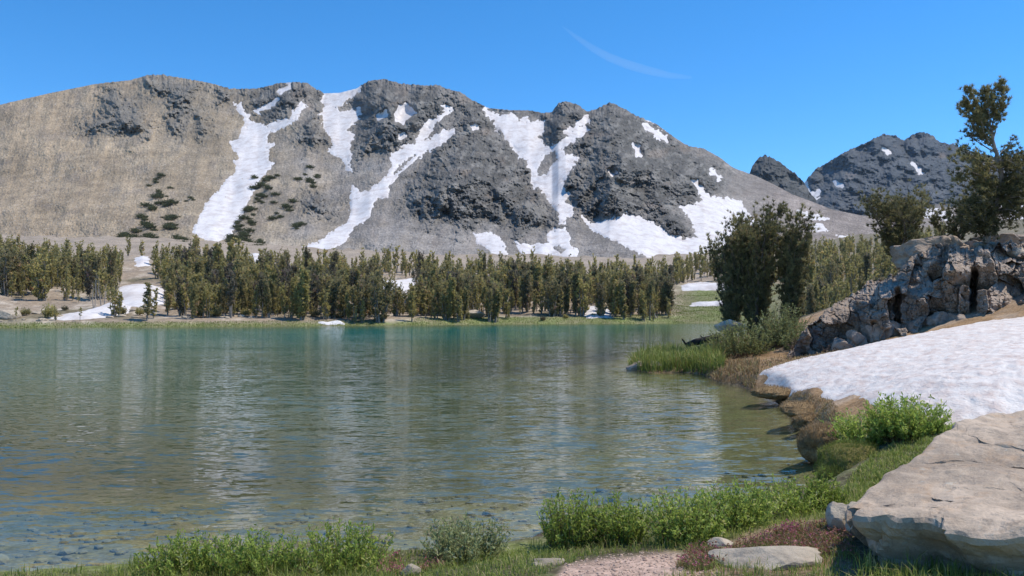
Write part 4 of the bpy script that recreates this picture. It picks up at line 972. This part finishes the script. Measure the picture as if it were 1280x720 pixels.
for i, (px, Y, x, z, h) in enumerate(bases):
    k = rs.randint(len(PK)); kn = PK[k][0]; sc = h/7.; rz = rs.uniform(0, 6.28); ws = rs.uniform(.85, 1.2)
    f, zn = zone_name(px, Y)
    lb = f"{ {'slender':'slender upright olive pine','bushy':'bushy many-stemmed olive pine','full':'full-crowned olive pine','pointed':'pointed olive pine','thin':'thin pine with bare lower trunk'}[kn] } in {f} rows {zn}"
    if i < 300:
        if k not in roots:
            w, l = proto_geo[k]; roots[k] = plant('pine_tree', w, l, (x, Y, z), lb, 'pine tree', 'pines on the far shore', M_BARKG, M_NEED); roots[k].scale = (sc*ws, sc*ws, sc); roots[k].rotation_euler = (rs.normal(0, .05), rs.normal(0, .05), rz)
        else: dup(roots[k], (x, Y, z), rz, (sc*ws, sc*ws, sc), lb)
    else:
        w, l = lo_geo[k]
        for src, dst in ((w, rest_w), (l, rest)):
            V = rotz(np.concatenate(src.v), rz)*np.array([sc*ws, sc*ws, sc])+np.array([x, Y, z])
            n0 = dst.n; dst.v.append(V); dst.a.append(np.concatenate(src.a)*rs.uniform(.8, 1.1)); dst.n += len(V)
            dst.f.append(np.concatenate(src.f)+n0)
if rest.n:
    tag(link('distant_forest', rest.mesh('distant_forest', M_NEED)), 'mass of small pines deep in the far shore forest', 'forest', None, 'stuff')
    tag(link('distant_trunks', rest_w.mesh('distant_trunks', M_BARKG, True)), 'trunks of the small pines deep in the far shore forest', 'forest', None, 'stuff')

# krummholz mats on the scree
KP = z1([(580,405),(560,430),(575,475),(600,478),(580,505),(610,508),(545,528),(600,560),(620,552),(520,565),(540,595),(560,600),(490,610),(455,628),(470,632),(615,585),(640,640),(600,670),(540,650),(660,650),(625,655),(480,655),(695,492),(955,425),(970,415),(940,475),(990,475),(925,490),(890,530),(905,575),(875,560),(860,600),(840,630),(880,640),(820,655),(850,655),(900,650),(1095,398),(1125,430),(1070,420),(1040,530),(995,540),(1065,590),(935,640),(1140,410),(945,500),(920,450),(870,585),(895,605),(830,670),(800,660),(640,690),(590,690),(700,680),(550,690)])
kw_, kl_ = shrub(555, 7., 3.0, 60, 12, .8, .3, var0=.3, dome=.6, twig_r=.05)
rs = np.random.RandomState(31); KP = KP+[(x+rs.normal(0, 7), y+rs.normal(0, 5)) for x, y in KP+KP[:46]]; km = None
for i, (px, py) in enumerate(KP):
    p = mt_point(px, py); big = rs.uniform(.35, 1.15)
    near = 'left of the forked snow chute' if px < 245 else ('on the right edge of the forked snow chute' if px < 335 else 'on the scree between the two left snow chutes')
    lb = f'dwarf pine mat {near}'
    if km is None:
        km = plant('dwarf_pine', None, kl_, p, lb, 'dwarf pine', 'dwarf pine mats on the scree', M_TWIG, M_KRUM, ('stems', 'leaves')); km.scale = (big*1.3, big, big)
    else: dup(km, p, rs.uniform(-.4, .4), (big*rs.uniform(1., 1.8), big, big*rs.uniform(.8, 1.2)), lb)

rs = np.random.RandomState(44); sb = None
for i in range(26):
    px = rs.uniform(10, 470) if i < 20 else rs.uniform(640, 850); Y = np.interp(px, [0, 480, 850], [119, 142, 168])+rs.uniform(1.5, 12); x, y = xy(px, Y)
    sc_ = rs.uniform(.12, .34); lb = 'small dark green bush at the water on the far shore'
    if sb is None:
        w_, l_ = shrub(556, 7., 4.5, 60, 14, 1.1, .4, var0=.4, dome=.5, twig_r=.06); sb = plant('shore_bush', None, l_, (x, y, gz1(x, y)), lb, 'bush', 'bushes along the far shore', M_TWIG, M_NEED, ('stems', 'leaves')); sb.scale = (sc_,)*3
    else: dup(sb, (x, y, gz1(x, y)), rs.uniform(0, 6), (sc_, sc_, sc_*rs.uniform(.8, 1.4)), lb)
sg = None
for i in range(16):
    px = rs.choice([rs.uniform(90, 140), rs.uniform(205, 480), rs.uniform(500, 840)]); Y = np.interp(px, [0, 480, 850], [128, 140, 168])+rs.uniform(1, 14); x, y = xy(px, Y)
    if sg is None:
        w_, l_ = pine(seed=991, h=6., width=2.4, stems=2, nb=26, bare=.25, stem_gap=.5, flare=.3, trunk_r=.13); sg = w_.mesh('dead_snag', m_bark((.42, .37, .32), (.24, .21, .18)), True)
    o = link('dead_snag', sg, None, (x, y, gz1(x, y)), rs.uniform(0, 6)); o.scale = (.8, .8, rs.uniform(.5, .95)); o.rotation_euler[0] = rs.normal(0, .12)
    tag(o, 'bare grey dead pine trunk among the front trees of the far shore', 'dead tree', 'dead pines on the far shore')

# ================================================================== FOREGROUND PLANTS
gw = 'low willow shrubs along the near shore'
for i, (px, Y, wp, hp, nst, lb) in enumerate([
    (232, 6.75, 105, 44, 130, 'leftmost low willow shrub at the bottom edge, sparse and light green'), (318, 6.75, 115, 50, 150, 'second low willow shrub from the left at the bottom edge'),
    (425, 6.8, 125, 58, 170, 'low willow shrub with pink flowers at its right foot'), (585, 7.0, 112, 52, 190, 'rounded olive willow shrub standing alone at the water'),
    (712, 7.3, 80, 66, 190, 'taller willow shrub left of the gravel patch'), (772, 7.3, 84, 58, 190, 'willow shrub above the bright grass strip and gravel'),
    (858, 6.95, 96, 62, 240, 'bright green willow shrub with a dark shaded base behind the gravel'), (922, 7.4, 100, 54, 220, 'bright green willow shrub behind the flat pale stone'),
    (985, 8.0, 90, 46, 170, 'loose willow shrub at the shore between bright willow and boulder'), (1030, 8.1, 50, 46, 110, 'narrow willow shrub beside the small square stone'),
    (1082, 10.7, 84, 50, 300, 'left half of the bright willow thicket below the snow bank'), (1134, 10.4, 96, 50, 330, 'right half of the bright willow thicket touching the huge boulder')]):
    ol = i in (3,)
    mk_shrub(px, Y, None, wp, hp, lb, M_WILLOWP if ol else M_WILLOW, 300+i, int(nst*.95), 24, .042*(1 if Y < 9 else 1.35), .014*(1 if Y < 9 else 1.35), group=gw, cat='willow shrub', name='willow_shrub', dome=.5, twig_r=.0028, var0=(.52, .44, .58, .48)[i % 4])

def scatter(poly, n, seed, ymin=3.5, ymax=45, land=True):
    """points spread evenly over the ground inside a picture-outlined plot"""
    rs = np.random.RandomState(seed); a = np.array(poly, float); out = []
    px = rs.uniform(a[:, 0].min(), a[:, 0].max(), n*25); Y = np.exp(rs.uniform(math.log(ymin), math.log(ymax), n*25))
    x = (px-640)/F*Y; sd = shore_sd(x, Y); z = ground_z(x, Y, sd); py = HZ-(z-HC)/Y*F
    ok = (sdf(px, py, poly) > 0) & ((sd > .02) if land else True)
    P = np.stack([x, Y, z], -1)[ok]
    return P[:n], rs
def grass(name, poly, n, L, w, tilt, mat, label, cat, seed, ymin, ymax, v=(.05, 1.), clump=0.):
    P, rs = scatter(poly, n, seed, ymin, ymax)
    if not len(P): return None
    k = len(P); a = Acc(); dens = .65+.7*fbm2(P[:, 0]/.18, P[:, 1]/.18, 2, seed)
    blades(a, rs, P-np.array([0, 0, .01]), rs.uniform(L[0], L[1], k)*np.clip(dens, .35, 1.4), np.full(k, w)*rs.uniform(.6, 1.3, k), tilt, rs.uniform(v[0], v[1], k))
    return tag(link(name, a.mesh(name, mat)), label, cat, None, 'stuff')
grass('grass', [(0, 745), (0, 718), (180, 708), (300, 700), (480, 690), (640, 690), (700, 672), (1040, 632), (1065, 640), (1050, 660), (960, 664), (860, 690), (760, 692), (700, 708), (640, 745)], 15000, (.05, .15), .006, .7, M_GRASS, 'bright green grass along the near shore', 'grass', 11, 4.6, 9.5)
grass('grass', [(130, 760), (160, 706), (300, 698), (480, 692), (500, 760)], 7000, (.08, .2), .007, .6, M_GRASS, 'taller green grass under the bottom left willows', 'grass', 12, 4.4, 7.6)
grass('grass', [(800, 745), (880, 700), (1000, 700), (1075, 690), (1060, 745)], 2600, (.05, .14), .005, .6, M_GRASS, 'green grass in front of the flat pale stone', 'grass', 13, 4.6, 6.2)
grass('grass', [(880, 715), (905, 690), (960, 668), (1040, 655), (1065, 670), (1066, 700), (1010, 695), (960, 690), (925, 700)], 1300, (.04, .10), .005, .7, M_GRASS, 'sparse grass growing through the reddish flowering mat', 'grass', 22, 4.8, 8)
grass('grass', [(1070, 745), (1075, 700), (1180, 705), (1290, 712), (1290, 745)], 1500, (.08, .24), .006, .8, M_GRASS, 'long grass blades at the foot of the huge boulder', 'grass', 14, 4.3, 5.5)
grass('grass', [(1046, 645), (1060, 600), (1085, 575), (1110, 560), (1160, 545), (1170, 560), (1090, 625), (1070, 645)], 6500, (.05, .14), .008, .7, M_GRASS, 'green turf strip between moss mounds and boulder', 'grass', 15, 6.4, 11)
grass('grass', [(780, 462), (800, 444), (900, 438), (905, 462), (870, 470), (800, 466)], 11000, (.4, 1.0), .03, .8, M_SEDGE, 'yellow-green sedge covering the grassy point', 'grass', 16, 27, 44)
grass('dry_grass', [(862, 474), (900, 452), (950, 452), (945, 486), (900, 482)], 3000, (.12, .38), .022, .9, M_DRY, 'brown dry sedge along the bank right of the grassy point', 'dry grass', 17, 20, 33)
grass('dry_grass', [(930, 496), (930, 480), (960, 482), (1040, 500), (1055, 520), (1030, 560), (1000, 545), (970, 512)], 5000, (.03, .1), .012, 1.0, M_DRY, 'short brown turf on the sod bank below the snow', 'dry grass', 18, 12, 23)
grass('dry_grass', [(930, 455), (1000, 440), (1080, 436), (1060, 442), (985, 458), (940, 470)], 2500, (.06, .2), .02, .9, M_DRY, 'brown turf between the shrubs and the upper snow edge', 'dry grass', 19, 22, 34)
grass('meadow_grass', [(470, 412), (520, 398), (700, 397), (830, 392), (850, 365), (920, 365), (920, 412)], 14000, (.2, .5), .07, .7, M_SEDGE, 'green strip of grass along the far right shore and meadow', 'grass', 20, 135, 280, (.0, .6))

grass('meadow_grass', [(-20, 416), (-20, 404), (250, 402), (480, 400), (480, 412)], 5000, (.12, .4), .07, .7, M_SEDGE, 'thin green grassy edge along the left far shore', 'grass', 23, 105, 150, (.0, .7))
def flowers(poly, n, seed, ymin, ymax, label, hot):
    P, rs = scatter(poly, n, seed, ymin, ymax); k = len(P)
    if not k: return
    c = P.mean(0); e = link('wildflower_patch', None, None, tuple(c)); tag(e, label, 'wildflowers', 'pink flowering mats in the near turf')
    P = P-c; a = Acc(); blades(a, rs, np.repeat(P, 3, 0)+rs.normal(0, .008, (k*3, 3))*np.array([1, 1, 0])-np.array([0, 0, .01]), rs.uniform(.03, .09, k*3), np.full(k*3, .0045), .7, rs.uniform(.0, 1., k*3)); link('stems', a.mesh('stems', M_HEATH), e)
    b = Acc(); T = P+np.array([0, 0, .05])+rs.normal(0, .012, (k, 3)); m = rs.uniform(size=k) < hot
    T = T[(rs.uniform(size=k) < .6)]; tufts(b, rs, T, np.repeat(np.array([[0, 0, 1.]]), len(T), 0), 6, .016, .011, .9, np.where(rs.uniform(size=len(T)) < hot, .97, rs.uniform(0, .8, len(T))))
    link('blossoms', b.mesh('blossoms', M_PINK), e)
flowers([(880, 715), (905, 690), (960, 668), (1040, 655), (1065, 670), (1066, 700), (1010, 695), (960, 690), (925, 700)], 1500, 41, 4.8, 8, 'wide reddish flowering mat between the flat stone and the boulder', .2)
flowers([(965, 668), (985, 660), (1002, 664), (990, 674)], 170, 42, 5.8, 8.2, 'brightest magenta flower spot below the willows near the boulder', .9)
flowers([(845, 712), (860, 688), (895, 684), (905, 698), (880, 715)], 420, 43, 4.8, 7.5, 'pink flowers at the right edge of the gravel patch', .35)
flowers([(470, 722), (478, 698), (500, 696), (505, 722)], 190, 44, 4.8, 7.5, 'pink flower tuft beside the bottom left willows', .7)
flowers([(522, 716), (530, 700), (560, 700), (556, 714)], 130, 45, 4.8, 7.5, 'small pink flower tuft beside the small white stone', .5)

# pebbles: gravel patch and lake bed
def pebbles(P, rs, s0, s1, mat, name, label, flat=.6):
    V, Fc = ICO[2]; k = len(P); a = Acc()
    for i in range(k):
        s = rs.uniform(s0, s1)*(1 if rs.uniform() < .9 else 1.9); R = V*(1+fbm3(V*1.3+i*3.1, 2, i % 50)*.35)[:, None]*np.array([s, s*rs.uniform(.6, 1), s*flat])*.5
        a.add(rotz(R, rs.uniform(0, 6.28))+P[i]+np.array([0, 0, s*.12]), Fc)
    tag(link(name, a.mesh(name, mat)), label, 'pebbles', None, 'stuff')
P, r_ = scatter(gravel, 1100, 61, 4.7, 7.2); pebbles(P, r_, .006, .02, m_granite((.50, .37, .29), (.40, .3, .23), (.46, .32, .25), 8, False), 'gravel', 'pinkish gravel patch between the willows and the bottom edge')
def bed():
    rs = np.random.RandomState(63); n = 2200; px = rs.uniform(-60, 1050, n); Y = np.exp(rs.uniform(math.log(6.8), math.log(13), n)); x = (px-640)/F*Y
    sd = shore_sd(x, Y); z = ground_z(x, Y, sd); ok = (sd < -.1); P = np.stack([x, Y, z], -1)[ok][:500]
    pebbles(P, rs, .04, .13, m_granite((.32, .28, .2), (.22, .19, .14), (.28, .24, .16), 3, False), 'lakebed_pebbles', 'stones on the shallow lake bed', .5)
bed()

# thin mountain air
def haze():
    bm = bmesh.new(); bmesh.ops.create_cube(bm, size=1); me = bpy.data.meshes.new('haze'); bm.to_mesh(me); bm.free()
    o = link('haze', me, None, (0, 1500, 440)); o.scale = (16000, 9000, 906)
    m = bpy.data.materials.new('haze_air'); m.use_nodes = True; nt = m.node_tree; nt.nodes.clear()
    u = nt.nodes.new('ShaderNodeOutputMaterial'); v = nt.nodes.new('ShaderNodeVolumePrincipled'); v.inputs['Density'].default_value = .00003; v.inputs['Color'].default_value = (.55, .75, 1, 1); v.inputs['Anisotropy'].default_value = .2
    nt.links.new(v.outputs[0], u.inputs['Volume']); me.materials.append(m); tag(o, 'thin bluish mountain air', None, None, 'stuff')
haze()

# high thin cirrus wisp: a slim tapering body of very thin cloud
def wisp(pts, w, dens, label):
    Y = 9000.; a = Acc(); p = np.array([W(px, py, Y) for px, py in pts]); n = 24; q = np.linspace(0, 1, len(p)); u = np.linspace(0, 1, n)
    P = np.stack([np.interp(u, q, p[:, c]) for c in range(3)], -1); P = blur(P, 2, 2) if False else P
    tube(a, P, w*np.sin(np.pi*np.clip(u*.94+.03, 0, 1))**.6*(.6+.4*u), 16)
    m = bpy.data.materials.new('cirrus'); m.use_nodes = True; nt = m.node_tree; nt.nodes.clear()
    o = nt.nodes.new('ShaderNodeOutputMaterial'); v = nt.nodes.new('ShaderNodeVolumePrincipled'); v.inputs['Density'].default_value = dens; v.inputs['Color'].default_value = (1, 1, 1, 1); v.inputs['Anisotropy'].default_value = .3
    nt.links.new(v.outputs[0], o.inputs['Volume'])
    tag(link('cirrus_wisp', a.mesh('cirrus_wisp', m, True)), label, 'cloud', None, 'thing')
wisp([(703, 33), (720, 46), (740, 60), (760, 71), (785, 81), (810, 88), (835, 94), (865, 97)], 62., .0012, 'thin curved white cirrus wisp high in the blue sky')
print('built', len(bpy.data.objects))
